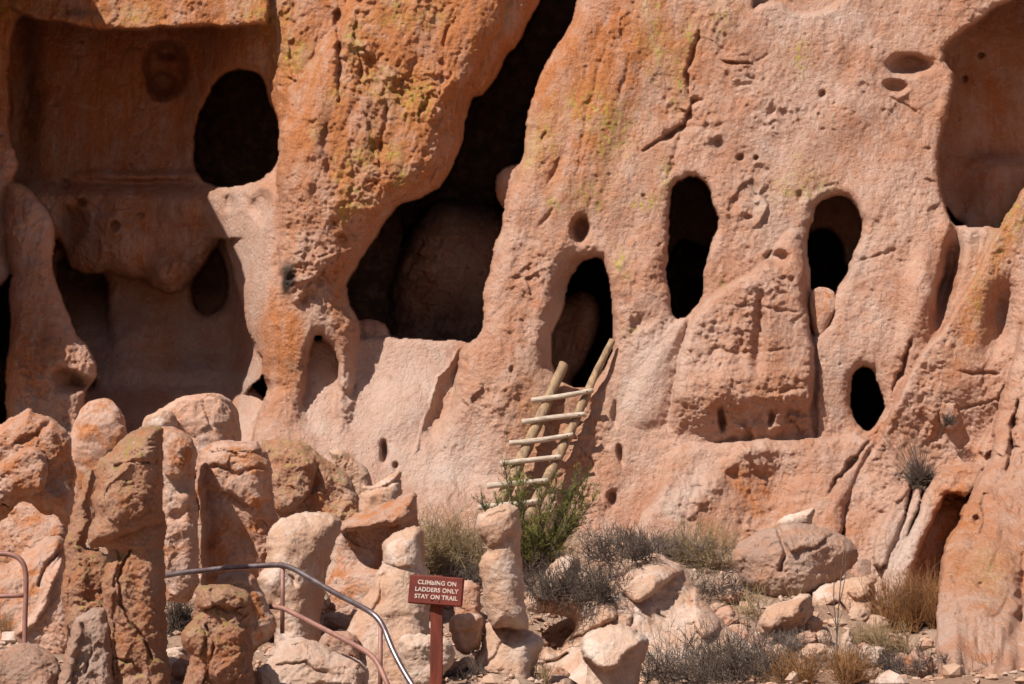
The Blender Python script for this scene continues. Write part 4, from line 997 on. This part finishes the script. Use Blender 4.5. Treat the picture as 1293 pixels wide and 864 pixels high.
# ------------------------------------------------------------------ tubes
class MB:
    def __init__(s): s.v = []; s.q = []; s.t = []; s.n = 0

    def tube(s, pts, rad, seg=5, cap=True, wob=0.0, seed=0):
        pts = np.asarray(pts, float); n = len(pts)
        rad = np.broadcast_to(np.asarray(rad, float), (n,)) if np.ndim(rad) else np.full(n, float(rad))
        tg = np.gradient(pts, axis=0); tg /= np.linalg.norm(tg, axis=1, keepdims=True) + 1e-9
        ref = np.array([0, 0, 1.0]) if abs(tg[0][2]) < .9 else np.array([1.0, 0, 0])
        a = np.cross(tg, ref); a /= np.linalg.norm(a, axis=1, keepdims=True) + 1e-9
        b_ = np.cross(tg, a)
        th = np.linspace(0, 2 * math.pi, seg, endpoint=False)
        R = rad[:, None] * np.ones(seg)[None]
        ring = None
        if wob:
            i2, j2 = np.meshgrid(np.arange(n), np.arange(seg), indexing='ij')
            R = R * (1 + wob * noise(np.cos(th)[None] * 1.5 + 0 * R, np.sin(th)[None] * 1.5 + 0 * R, i2 * .35 + seed * 5.0, seed))
        p = pts[:, None, :] + R[..., None] * (np.cos(th)[None, :, None] * a[:, None, :] + np.sin(th)[None, :, None] * b_[:, None, :])
        i_ = np.arange(n * seg).reshape(n, seg) + s.n; j_ = np.roll(i_, -1, axis=1)
        s.v.append(p.reshape(-1, 3)); s.q.append(np.stack([i_[:-1], j_[:-1], j_[1:], i_[1:]], -1).reshape(-1, 4))
        s.n += n * seg
        if cap:
            s.v.append(np.array([pts[0], pts[-1]]))
            s.t.append(np.stack([np.full(seg, s.n), j_[0], i_[0]], -1)); s.t.append(np.stack([np.full(seg, s.n + 1), i_[-1], j_[-1]], -1))
            s.n += 2
        return s

    def box(s, c, sx, sy, sz, R=None, bev=0.0):
        """bevelled box"""
        b2 = bev
        pts = []
        for z, ins in ((-sz, b2), (-sz + b2, 0), (sz - b2, 0), (sz, b2)):
            x, y = sx - ins, sy - ins
            cb = b2
            pts += [(-x + cb, -y, z), (x - cb, -y, z), (x, -y + cb, z), (x, y - cb, z), (x - cb, y, z), (-x + cb, y, z), (-x, y - cb, z), (-x, -y + cb, z)]
        pts = np.array(pts)
        if R is not None: pts = pts @ np.asarray(R).T
        pts = pts + np.asarray(c)
        i_ = np.arange(32).reshape(4, 8) + s.n; j_ = np.roll(i_, -1, axis=1)
        s.v.append(pts); s.q.append(np.stack([i_[:-1], j_[:-1], j_[1:], i_[1:]], -1).reshape(-1, 4))
        for ring, fl in ((i_[0][::-1], 0), (i_[3], 0)):
            s.q.append(np.array([[ring[0], ring[1], ring[2], ring[3]], [ring[0], ring[3], ring[4], ring[7]], [ring[4], ring[5], ring[6], ring[7]]]))
        s.n += 32
        return s

    def leaf(s, p, d, w, side):
        p = np.asarray(p); d = np.asarray(d); side = np.asarray(side)
        s.v.append(np.array([p, p + d * .5 + side * w, p + d, p + d * .5 - side * w])); s.q.append(np.array([[s.n, s.n + 1, s.n + 2, s.n + 3]])); s.n += 4

    def build(s, name, mat, parent=None, smooth=True):
        m = np_mesh(name, np.concatenate(s.v), quads=np.concatenate(s.q) if s.q else None, tris=np.concatenate(s.t) if s.t else None, smooth=smooth)
        return link(name, m, mat, parent)


# ------------------------------------------------------------------ ladder
MWOOD = plain_mat('weathered_pole', (0.40, 0.26, 0.15), (0.20, 0.135, 0.09), 7, .85, 0, .012, (2, 2, .35))
MRUNG = plain_mat('bleached_rung', (0.56, 0.46, 0.37), (0.36, 0.28, 0.22), 14, .85, 0, .006, (.5, 2, 2))
MBOLT = plain_mat('rusty_bolt', (0.05, 0.035, 0.03), (0.09, 0.05, 0.03), 30, .6, .6, 0)


def chain(px, n=26):
    """px = (u, v, Y) points resampled to n points"""
    a = np.array([PT(*q) for q in px]); t = np.linspace(0, 1, len(a)); tt = np.linspace(0, 1, n)
    o = np.stack([np.interp(tt, t, a[:, k]) for k in range(3)], -1)
    for _ in range(2): o[1:-1] = (o[1:-1] * 2 + o[:-2] + o[2:]) / 4
    return o


YT, YB = cliffY(770, 450) - .26, cliffY(640, 630) - .42
def ly(v): return YT + (YB - YT) * (v - 432) / (650 - 432)
ladder = empty('ladder', 'wooden pole ladder leaning on the cliff below the dark doorway', 'ladder')
lr = [(712,460),(692,506),(672,550),(652,594),(636,626),(616,664)]
rr = [(773,430),(752,472),(733,516),(712,562),(690,608),(664,660)]
MB().tube(chain([(u, v, ly(v)) for u, v in lr], 40), np.linspace(.078, .104, 40), 14, wob=.22, seed=3).build('rail', MWOOD, ladder)
MB().tube(chain([(u, v, ly(v)) for u, v in rr], 40), np.linspace(.052, .098, 40), 14, wob=.22, seed=4).build('rail', MWOOD, ladder)
for i, (u0, v0, u1, v1) in enumerate([(671,506,749,493),(659,533,739,523),(643,560,724,549),(632,586,709,577),(615,614,692,607),(604,641,680,633)]):
    ym = ly((v0 + v1) / 2) - .125
    r = MB().tube(chain([(u0, v0, ym - .02), ((u0 + u1) / 2, (v0 + v1) / 2 + random.Random(i).uniform(-1, 1.5), ym), (u1, v1, ym)], 16), np.linspace(.046, .04, 16), 10, wob=.25, seed=20 + i).build('rung', MRUNG, ladder)
    for f in (.14, .90):
        c_ = PT(u0 + (u1 - u0) * f, v0 + (v1 - v0) * f, ym - .036)
        MB().tube([c_ + (0, .01, 0), c_ + (0, -.012, 0)], [.012, .011], 8).build('bolt', MBOLT, r)

# ------------------------------------------------------------------ sign
MSIGN = plain_mat('sign_paint', (0.17, 0.028, 0.017), (0.115, 0.021, 0.014), 9, .6, 0, .002, (.4, 1, 1), .3)
MPOST = plain_mat('post_paint', (0.19, 0.042, 0.025), (0.12, 0.03, 0.019), 12, .75, 0, .006, (2, 2, .3), .2)
MTXT = plain_mat('letter_paint', (0.62, 0.50, 0.44), (0.45, 0.33, 0.29), 30, .7, 0, 0)
SY = 17.2
sign = empty('trail_sign', 'red-brown routed wooden sign with three lines of pale lettering on a post', 'sign')
pc = PT(551.5, 746, SY)
ry, rz = math.radians(4.5), math.radians(-4)
R = np.array([[math.cos(ry), 0, math.sin(ry)], [0, 1, 0], [-math.sin(ry), 0, math.cos(ry)]])
Rz = np.array([[math.cos(rz * 3), -math.sin(rz * 3), 0], [math.sin(rz * 3), math.cos(rz * 3), 0], [0, 0, 1]])
RR = Rz @ R
sc = SY / FPX / 1.01
board = MB().box(pc, 34.5 * sc, .022, 18.2 * sc, RR, .01).build('board', MSIGN, sign, smooth=False)
for bv_ in board.data.polygons: pass
back = MB().box(pc + np.array([-.018, .052, 0]), 34 * sc, .02, 18 * sc, RR, .01).build('backing_board', MSIGN, sign, smooth=False)
bot = PT(550, 905, SY + .09)
top = PT(552.5, 727, SY + .09)
MB().box((bot + top) / 2 + np.array([0, .0, 0]), .055, .045, (top[2] - bot[2]) / 2, None, .006).build('post', MPOST, sign, smooth=False)
for (lu, lv) in ((-14, -12), (14, -11), (-13.5, 12), (15, 13)):
    c_ = pc + RR @ np.array([lu * sc * 0 + (lu / 14) * 14 * sc * .35, -.022, -lv * sc])
    MB().tube([c_ + (0, .004, 0), c_ + (0, -.006, 0)], [.008, .007], 8).build('bolt', MBOLT, board)
for i, (txt, dz) in enumerate((("CLIMBING ON", 9.2), ("LADDERS ONLY", 0.2), ("STAY ON TRAIL", -8.6))):
    cu = bpy.data.curves.new('lettering', 'FONT'); cu.body = txt; cu.align_x = 'CENTER'; cu.align_y = 'CENTER'
    cu.size = .053; cu.extrude = .0015; cu.offset = .0016; cu.space_character = 1.06
    tmp = bpy.data.objects.new('lettering', cu)
    tm = bpy.data.meshes.new_from_object(tmp); bpy.data.objects.remove(tmp)
    tm.materials.clear(); o = link('lettering', tm, MTXT)
    Mx = mathutils.Matrix([list(RR[0]), list(RR[1]), list(RR[2])]).to_4x4() @ mathutils.Matrix.Rotation(math.radians(90), 4, 'X')
    Mx.translation = mathutils.Vector(pc + RR @ np.array([.004, -.0245, dz * sc]))
    o.parent = board; o.matrix_world = Mx

# ------------------------------------------------------------------ handrails
MRAILG = plain_mat('rail_bare_steel', (0.30, 0.25, 0.26), (0.20, 0.14, 0.14), 8, .35, .75, .001, (1, 1, 1), .5)
MRAILP = plain_mat('rail_pink_paint', (0.34, 0.17, 0.135), (0.24, 0.115, 0.095), 10, .55, .15, .001, (1, 1, 1), .4)
hr = empty('handrail', 'metal handrail stepping down to the right past the cream block', 'handrail', 'trail handrails')


def smooth_chain(px, n=60):
    a = np.array([PT(*q) for q in px]); 
    d = np.concatenate([[0], np.cumsum(np.linalg.norm(np.diff(a, axis=0), axis=1))]); tt = np.linspace(0, d[-1], n)
    o = np.stack([np.interp(tt, d, a[:, k]) for k in range(3)], -1)
    for _ in range(6): o[1:-1] = (o[1:-1] * 2 + o[:-2] + o[2:]) / 4
    return o


MB().tube(smooth_chain([(205,728,18.7),(225,724,18.6),(288,717,18.3),(356,713,18.0),(369,717,17.9),(421,748,17.5),(467,772,17.1),(480,782,17.0),(486,795,17),(494,818,16.9),(508,845,16.8),(522,868,16.7),(540,892,16.6)], 90), .026, 12).build('top_rail', MRAILG, hr)
MB().tube(smooth_chain([(340,766,18.1),(356,767,18.0),(418,799,17.5),(456,819,17.2),(468,826,17.1),(478,838,17.0),(490,866,16.9),(500,892,16.9)], 60), .024, 12).build('lower_rail', MRAILP, hr)
for (u, v0, v1, Y) in ((357, 714, 800, 18.0), (480.5, 790, 890, 17.05)):
    MB().tube([PT(u, v0, Y), PT(u - .5, v1, Y)], .021, 12).build('post', MRAILP, hr)
h2 = empty('handrail', 'short dull pink handrail end curving down at the left edge', 'handrail', 'trail handrails')
MB().tube(smooth_chain([(-160,705,17.5),(0,699,17.5),(18,699,17.5),(29,706,17.5),(33,718,17.5),(33,745,17.5),(31.5,780,17.5),(31,850,17.5)], 60), .024, 12).build('top_rail', MRAILP, h2)
MB().tube(smooth_chain([(-160,759,17.5),(0,753,17.5),(32,752,17.5)], 12), .021, 12).build('lower_rail', MRAILP, h2)
MB().tube([PT(-100,702,17.5), PT(-100,860,17.5)], .021, 12).build('post', MRAILP, h2)

# ------------------------------------------------------------------ plants
MTWIG = {
    'dark': plain_mat('twig_dark', (0.17, 0.125, 0.10), (0.06, 0.044, 0.038), 6),
    'grey': plain_mat('twig_grey', (0.26, 0.20, 0.165), (0.13, 0.095, 0.08), 6),
    'straw': plain_mat('dry_straw', (0.40, 0.29, 0.16), (0.25, 0.165, 0.09), 4),
    'rust': plain_mat('dry_rust_grass', (0.34, 0.17, 0.07), (0.21, 0.10, 0.045), 4),
    'olive': plain_mat('sage_olive', (0.20, 0.18, 0.07), (0.28, 0.23, 0.11), 4),
}


def twigs(mb, base, n, h, spread, rng, r=.004, curl=.5, lean=(0, 0, 0), seg=7, sub=2, sides=3):
    for i in range(n):
        a = rng.uniform(0, 2 * math.pi); e = abs(rng.normal(0, spread))
        d = np.array([math.cos(a) * math.sin(e), math.sin(a) * math.sin(e), math.cos(e)]) + np.array(lean)
        d /= np.linalg.norm(d)
        L = h * rng.uniform(.55, 1.1); p = np.array(base, float) + rng.normal(0, .03, 3) * np.array([1, 1, .1]) * h * 1.3
        pts = [p]; dd = d.copy()
        for k in range(seg):
            dd = dd + rng.normal(0, curl * .25, 3); dd /= np.linalg.norm(dd)
            pts.append(pts[-1] + dd * L / seg)
        pts = np.array(pts)
        mb.tube(pts, np.linspace(r, r * .35, len(pts)), sides, cap=False)
        for j in range(sub):
            k = rng.integers(1, seg); q = pts[k]; d2 = dd + rng.normal(0, .7, 3); d2 /= np.linalg.norm(d2)
            L2 = L * rng.uniform(.2, .45); pp = [q]
            for m_ in range(4):
                d2 = d2 + rng.normal(0, curl * .3, 3); d2 /= np.linalg.norm(d2); pp.append(pp[-1] + d2 * L2 / 4)
            mb.tube(pp, np.linspace(r * .6, r * .25, 5), sides, cap=False)


def bush(name, label, cat, u, v, Y, w, h, n, mat, spread=.7, seed=1, r=.004, curl=.5, lean=(0, 0, 0), sub=2, group=None, clumps=5, leaves=0, leafmat=None, mat_=False, fixed=False):
    """u, v = px of the foot; w, h in metres"""
    rng = np.random.default_rng(seed)
    if not fixed:
        Yh = hitY(u, min(v, 862), Y); Y = Yh if abs(Yh - Y) < 5 else Y
    b0 = PT(u, v, Y); b0[2] = max(b0[2], GH_(b0[0], b0[1]) - .03) if not fixed else b0[2]
    mb = MB()
    if name in ('dry_shrub', 'sagebrush'): mat_ = True; sub = sub + 1; curl = max(curl, .5)
    for c_ in range(clumps):
        o = np.array([rng.uniform(-.5, .5) * w, rng.uniform(-.3, .3) * w, rng.uniform(-.04, .02)])
        if mat_:
            for q_ in range(max(1, n // clumps // 4)):
                o2 = o + np.array([rng.normal(0, .16) * w, rng.normal(0, .14) * w, abs(rng.normal(0, .25)) * h])
                twigs(mb, b0 + o2, 4, h * rng.uniform(.35, .9), 1.3, rng, r, curl, lean, 6, sub)
            continue
        twigs(mb, b0 + o, max(1, n // clumps), h * rng.uniform(.7, 1.1), spread, rng, r, curl, lean, 6, sub)
    if leaves:
        e = empty(name, label, cat, group); mb.build('stems', MTWIG[mat], e)
        vv = np.concatenate(mb.v); L = MB()
        for i in range(leaves):
            p = vv[rng.integers(0, len(vv))]
            d = rng.normal(0, 1, 3); d /= np.linalg.norm(d); s_ = np.cross(d, rng.normal(0, 1, 3)); s_ /= np.linalg.norm(s_)
            L.leaf(p, d * rng.uniform(.015, .035), .004, s_)
        L.build('leaves', MTWIG[leafmat], e); return e
    return tag(mb.build(name, MTWIG[mat]), label, cat, group)


DG = "dry shrubs on the slope"
# spiky dead plant in the cleft of the slabs
yc = cliffY(1163, 588)
bush('dead_plant', 'spiky dead plant with long radiating stalks in the cleft of the right slabs', 'dead plant', 1165, 606, yc - .35, .14, 1.0, 130, 'grey', 1.0, 2, .0045, .22, (-.3, -.3, .1), 0, clumps=2, fixed=True)
bush('dead_shrub', 'dark clump of dead twigs at the heart of the spiky plant', 'dead shrub', 1162, 612, yc - .4, .30, .38, 240, 'dark', .9, 3, .006, .8, (.1, -.3, .1), 2, clumps=5, fixed=True)
bush('dead_shrub', 'dark twigs hanging under the egg-shaped stone', 'dead shrub', 1196, 536, cliffY(1197, 530) - .25, .18, .22, 70, 'dark', .9, 4, .006, .8, (.2, -.2, .1), 2, clumps=4, fixed=True)
# shrubs
bush('dry_shrub', 'straw-coloured dry shrub between the cone hoodoo and the juniper', 'shrub', 572, 722, 25.6, .85, .85, 900, 'straw', .6, 5, .0045, .5, (0, -.1, .1), 3, group=DG, clumps=9)
bush('dry_shrub', 'dark grey twiggy shrub behind the sign board', 'shrub', 590, 742, 24.0, .6, .42, 260, 'dark', .8, 6, .005, .7, (0, -.1, 0), 2, group=DG, clumps=7, mat_=True)
bush('dry_shrub', 'pale dry brush under the right side of the juniper', 'shrub', 688, 728, 24.6, .6, .75, 600, 'straw', .6, 7, .0045, .5, (0, -.1, .1), 3, group=DG, clumps=7)
bush('twig_mat', 'dense black mat of dead twigs spilling left of the bedrock hump', 'twig mat', 728, 762, 22.7, .95, .55, 850, 'dark', 1.0, 8, .005, .5, (-.2, -.3, .1), 3, group=DG, clumps=12, mat_=True, fixed=True)
bush('twig_mat', 'dark tangle of dead twigs on the crown of the bedrock hump', 'twig mat', 785, 708, 23.2, .60, .42, 330, 'dark', 1.0, 9, .005, .5, (-.1, -.2, .1), 3, group=DG, clumps=8, mat_=True, fixed=True)
bush('dry_shrub', 'silvery low twigs arching right of the hump toward the cliff', 'shrub', 838, 704, 25.6, 1.1, .42, 420, 'grey', 1.05, 10, .006, .8, (.3, -.2, .05), 3, group=DG, clumps=11, mat_=True)
bush('dry_shrub', 'thin brown twigs against the cliff right of the juniper', 'shrub', 775, 688, 26.4, .8, .36, 260, 'grey', .8, 11, .004, .6, (0, -.1, 0), 2, group=DG, clumps=8)
bush('sagebrush', 'yellow-olive feathery shrub beside the shaded arch of the cliff', 'shrub', 888, 715, 26.2, .95, .72, 420, 'straw', .55, 12, .004, .5, (0, -.1, .1), 3, DG, 9, 2600, 'olive')
bush('dry_shrub', 'dark twiggy runner trailing down below the olive shrub', 'shrub', 905, 752, 25.0, 1.0, .34, 330, 'dark', 1.0, 13, .005, .9, (.4, -.2, -.1), 2, group=DG, clumps=9, mat_=True)
bush('dry_shrub', 'pale straw stalks in front of the purplish grey boulder', 'shrub', 975, 782, 24.8, .6, .55, 110, 'straw', .6, 14, .005, .45, (0, 0, .1), 2, group=DG, clumps=5)
bush('dry_shrub', 'black bushy dead shrub in the bottom right, below the buff boulder', 'shrub', 915, 872, 21.4, 1.45, .60, 1000, 'dark', .85, 15, .0045, .45, (0, -.1, .1), 3, group=DG, clumps=14, mat_=True)
bush('dry_shrub', 'dusky red twigs left of the bottom dead shrub', 'shrub', 868, 868, 21.2, .5, .62, 120, 'grey', .65, 16, .004, .5, (-.2, 0, .1), 3, group=DG, clumps=5)
bush('dry_grass', 'rusty orange grass clump between the ribs and the right buttress', 'grass clump', 1150, 795, 24.4, .75, .85, 620, 'rust', .42, 17, .0045, .35, (-.05, 0, .1), 2, group=DG, clumps=10)
bush('dry_grass', 'golden brown low grass left of the right buttress foot', 'grass clump', 1120, 824, 23.6, 1.0, .42, 520, 'straw', .7, 18, .0045, .5, (-.2, 0, .1), 2, group=DG, clumps=11)
bush('dry_shrub', 'dark brushy thicket along the foot of the right buttress', 'shrub', 1130, 850, 22.9, 1.3, .34, 800, 'dark', 1.0, 19, .004, .5, (-.2, 0, .0), 3, group=DG, clumps=13, mat_=True)
bush('dry_grass', 'rust-coloured brush at the bottom edge under the bare sapling', 'grass clump', 1040, 872, 21.8, .9, .5, 420, 'rust', .7, 20, .0045, .6, (0, 0, .1), 3, group=DG, clumps=9)
bush('dry_grass', 'short rusty tuft behind the pale slab on the grey boulder', 'grass clump', 1050, 690, 27.6, .6, .45, 260, 'rust', .6, 21, .0045, .5, (0, -.1, .1), 2, group=DG, clumps=6)
bush('dry_grass', 'straw tuft at the cliff foot right of the purplish grey boulder', 'grass clump', 1083, 712, 27.0, .5, .45, 170, 'straw', .6, 22, .004, .5, (0, -.1, .1), 2, group=DG, clumps=5)
bush('dry_shrub', 'sparse grey shrub in front of the broad squared hoodoo', 'shrub', 292, 732, 19.6, .6, .62, 150, 'grey', .7, 23, .0028, .5, (0, 0, .1), 4, group=DG, clumps=6)
bush('dry_shrub', 'dark bushy clump between the tallest hoodoo and the front stump', 'shrub', 226, 800, 18.0, .25, .42, 330, 'dark', .6, 24, .005, .7, (0, 0, .1), 3, group=DG, clumps=6)
bush('dry_shrub', 'little dry bush behind the left handrail end', 'shrub', 66, 812, 18.2, .3, .3, 130, 'grey', .7, 25, .003, .6, (0, 0, .1), 3, group=DG, clumps=5)
bush('dry_grass', 'yellow grass at the left edge under the handrail', 'grass clump', 8, 812, 18.6, .35, .4, 150, 'straw', .5, 26, .003, .4, (0, 0, .1), 1, group=DG, clumps=5)
bush('dry_shrub', 'low dark brush at the foot of the sign post', 'shrub', 580, 858, 17.9, .45, .22, 280, 'dark', .9, 27, .003, .8, (0, 0, .1), 3, group=DG, clumps=8)
bush('dry_grass', 'straw grass at the foot of the sign between the pale boulders', 'grass clump', 520, 862, 17.6, .5, .2, 240, 'straw', .8, 28, .003, .6, (0, 0, .1), 2, group=DG, clumps=8)
bush('dry_grass', 'pale grass tuft at the bottom edge right of the slender hoodoo', 'grass clump', 688, 872, 20.0, .35, .35, 130, 'straw', .45, 29, .003, .4, (0, 0, .1), 1, group=DG, clumps=4)
bush('dry_shrub', 'dark tangled twigs under the lower handrail bend', 'shrub', 358, 818, 18.1, .3, .16, 130, 'dark', .9, 30, .004, .9, (-.2, 0, .1), 3, group=DG, clumps=5)
bush('dry_shrub', 'brown low scrub left of the pointed pale rock', 'shrub', 1010, 820, 23.6, .8, .3, 300, 'grey', 1.0, 31, .004, .8, (0, 0, .1), 3, group=DG, clumps=8, mat_=True)
# bare sapling
rg_ = np.random.default_rng(5)
sap = MB()
for (pts, r) in [([(1055,872),(1056,820),(1058,770),(1062,730),(1066,690)], .011), ([(1057,800),(1052,760),(1054,720),(1057,700)], .008), ([(1058,770),(1068,730),(1068,700),(1066,675)], .007),
                 ([(1056,790),(1044,765),(1040,750)], .005), ([(1060,760),(1062,720),(1055,690)], .005), ([(1056,830),(1048,800),(1046,780)], .005), ([(1058,790),(1066,765),(1072,745)], .004)]:
    sap.tube(smooth_chain([(u, v, 21.9) for u, v in pts], 14), np.linspace(r, r * .35, 14), 6)
tag(sap.build('bare_sapling', MTWIG['dark']), 'leafless thin upright sapling before the purplish grey boulder', 'sapling')
# juniper: trunk, limbs and scale-leaf sprays
jun = empty('juniper', 'green juniper bush at the foot of the ladder', 'juniper')
rgj = np.random.default_rng(11)
jb = PT(668, 728, 25.4)
MJ = plain_mat('juniper_leaf', (0.22, 0.20, 0.045), (0.07, 0.085, 0.018), 4, .7)
MJT = plain_mat('juniper_bark', (0.16, 0.11, 0.075), (0.08, 0.055, 0.04), 8)
tr = MB(); lf = MB(); tips = []
for i, (tu, tv, dy) in enumerate([(612,636,.1),(620,655,-.2),(746,640,.2),(660,612,-.1),(626,640,.0),(644,606,.2),(660,600,.1),(684,622,-.2),(704,618,.1),(724,606,.2),(742,612,.0),(640,664,-.3),(690,655,-.3),(718,668,-.1),(734,640,.2),(655,650,.3),(668,676,-.4),(700,690,.2),(712,632,.1)]):
    tip = PT(tu, tv, 25.4 + dy)
    mid = jb * .45 + tip * .55 + np.array([0, 0, -.12]) + rgj.normal(0, .05, 3)
    pts = np.array([(1 - t) ** 2 * jb + 2 * t * (1 - t) * mid + t * t * tip for t in np.linspace(0, 1, 14)])
    pts += np.cumsum(rgj.normal(0, .008, pts.shape), axis=0)
    tr.tube(pts, np.linspace(.028, .006, 14), 6, cap=False)
    for k in range(4, 14):
        for s_ in range(4):
            d = (tip - mid); d /= np.linalg.norm(d); d = d + rgj.normal(0, .55, 3) + np.array([0, 0, .35]); d /= np.linalg.norm(d)
            L = rgj.uniform(.09, .30) * (1.15 - .02 * k)
            q = pts[k]; tw = [q, q + d * L * .5 + rgj.normal(0, .01, 3), q + d * L]
            tr.tube(tw, [.004, .003, .0015], 3, cap=False)
            for j in range(27):
                t = rgj.uniform(.1, 1.05); p = q + d * L * t + rgj.normal(0, .012, 3)
                e = d * 1.0 + rgj.normal(0, .35, 3); e /= np.linalg.norm(e)
                sd = np.cross(e, rgj.normal(0, 1, 3)); sd /= np.linalg.norm(sd)
                lf.leaf(p, e * rgj.uniform(.03, .065), rgj.uniform(.0025, .005), sd)
tr.build('trunk', MJT, jun); lf.build('crown', MJ, jun)

# ------------------------------------------------------------------ camera, light, world
cam = bpy.data.cameras.new("camera"); co = bpy.data.objects.new("camera", cam); C.objects.link(co)
co.location = (0, 0, CAMZ); co.rotation_euler = (math.radians(90) + PITCH, 0, 0)
cam.sensor_width = 36; cam.lens = 36 * FPX / FW; cam.clip_end = 2000
sc_ = bpy.context.scene; sc_.camera = co
sun = bpy.data.lights.new("sun", 'SUN'); sun.energy = 5.0; sun.angle = math.radians(.53); sun.color = (1, .94, .85)
so = bpy.data.objects.new("sun", sun); C.objects.link(so)
az, el = math.radians(SUN_AZ), math.radians(SUN_EL)
to_sun = mathutils.Vector((-math.sin(az) * math.cos(el), -math.cos(az) * math.cos(el), math.sin(el)))
so.rotation_euler = to_sun.to_track_quat('Z', 'Y').to_euler()
w = bpy.data.worlds.new("World"); sc_.world = w; w.use_nodes = True
nt = w.node_tree; bg = nt.nodes['Background']
sky = nt.nodes.new('ShaderNodeTexSky'); sky.sky_type = 'NISHITA'; sky.sun_disc = False
sky.sun_elevation = el; sky.sun_rotation = math.atan2(to_sun.x, to_sun.y) % (2 * math.pi)
nt.links.new(sky.outputs[0], bg.inputs[0]); bg.inputs[1].default_value = 0.05
vs_ = sc_.view_settings
sc_.display_settings.display_device = 'sRGB'
vs_.view_transform = 'Standard'; vs_.look = 'None'; vs_.exposure = 0.36; vs_.gamma = 1
sc_.cycles.max_bounces = 6; sc_.cycles.diffuse_bounces = 4
sc_.cycles.use_denoising = True
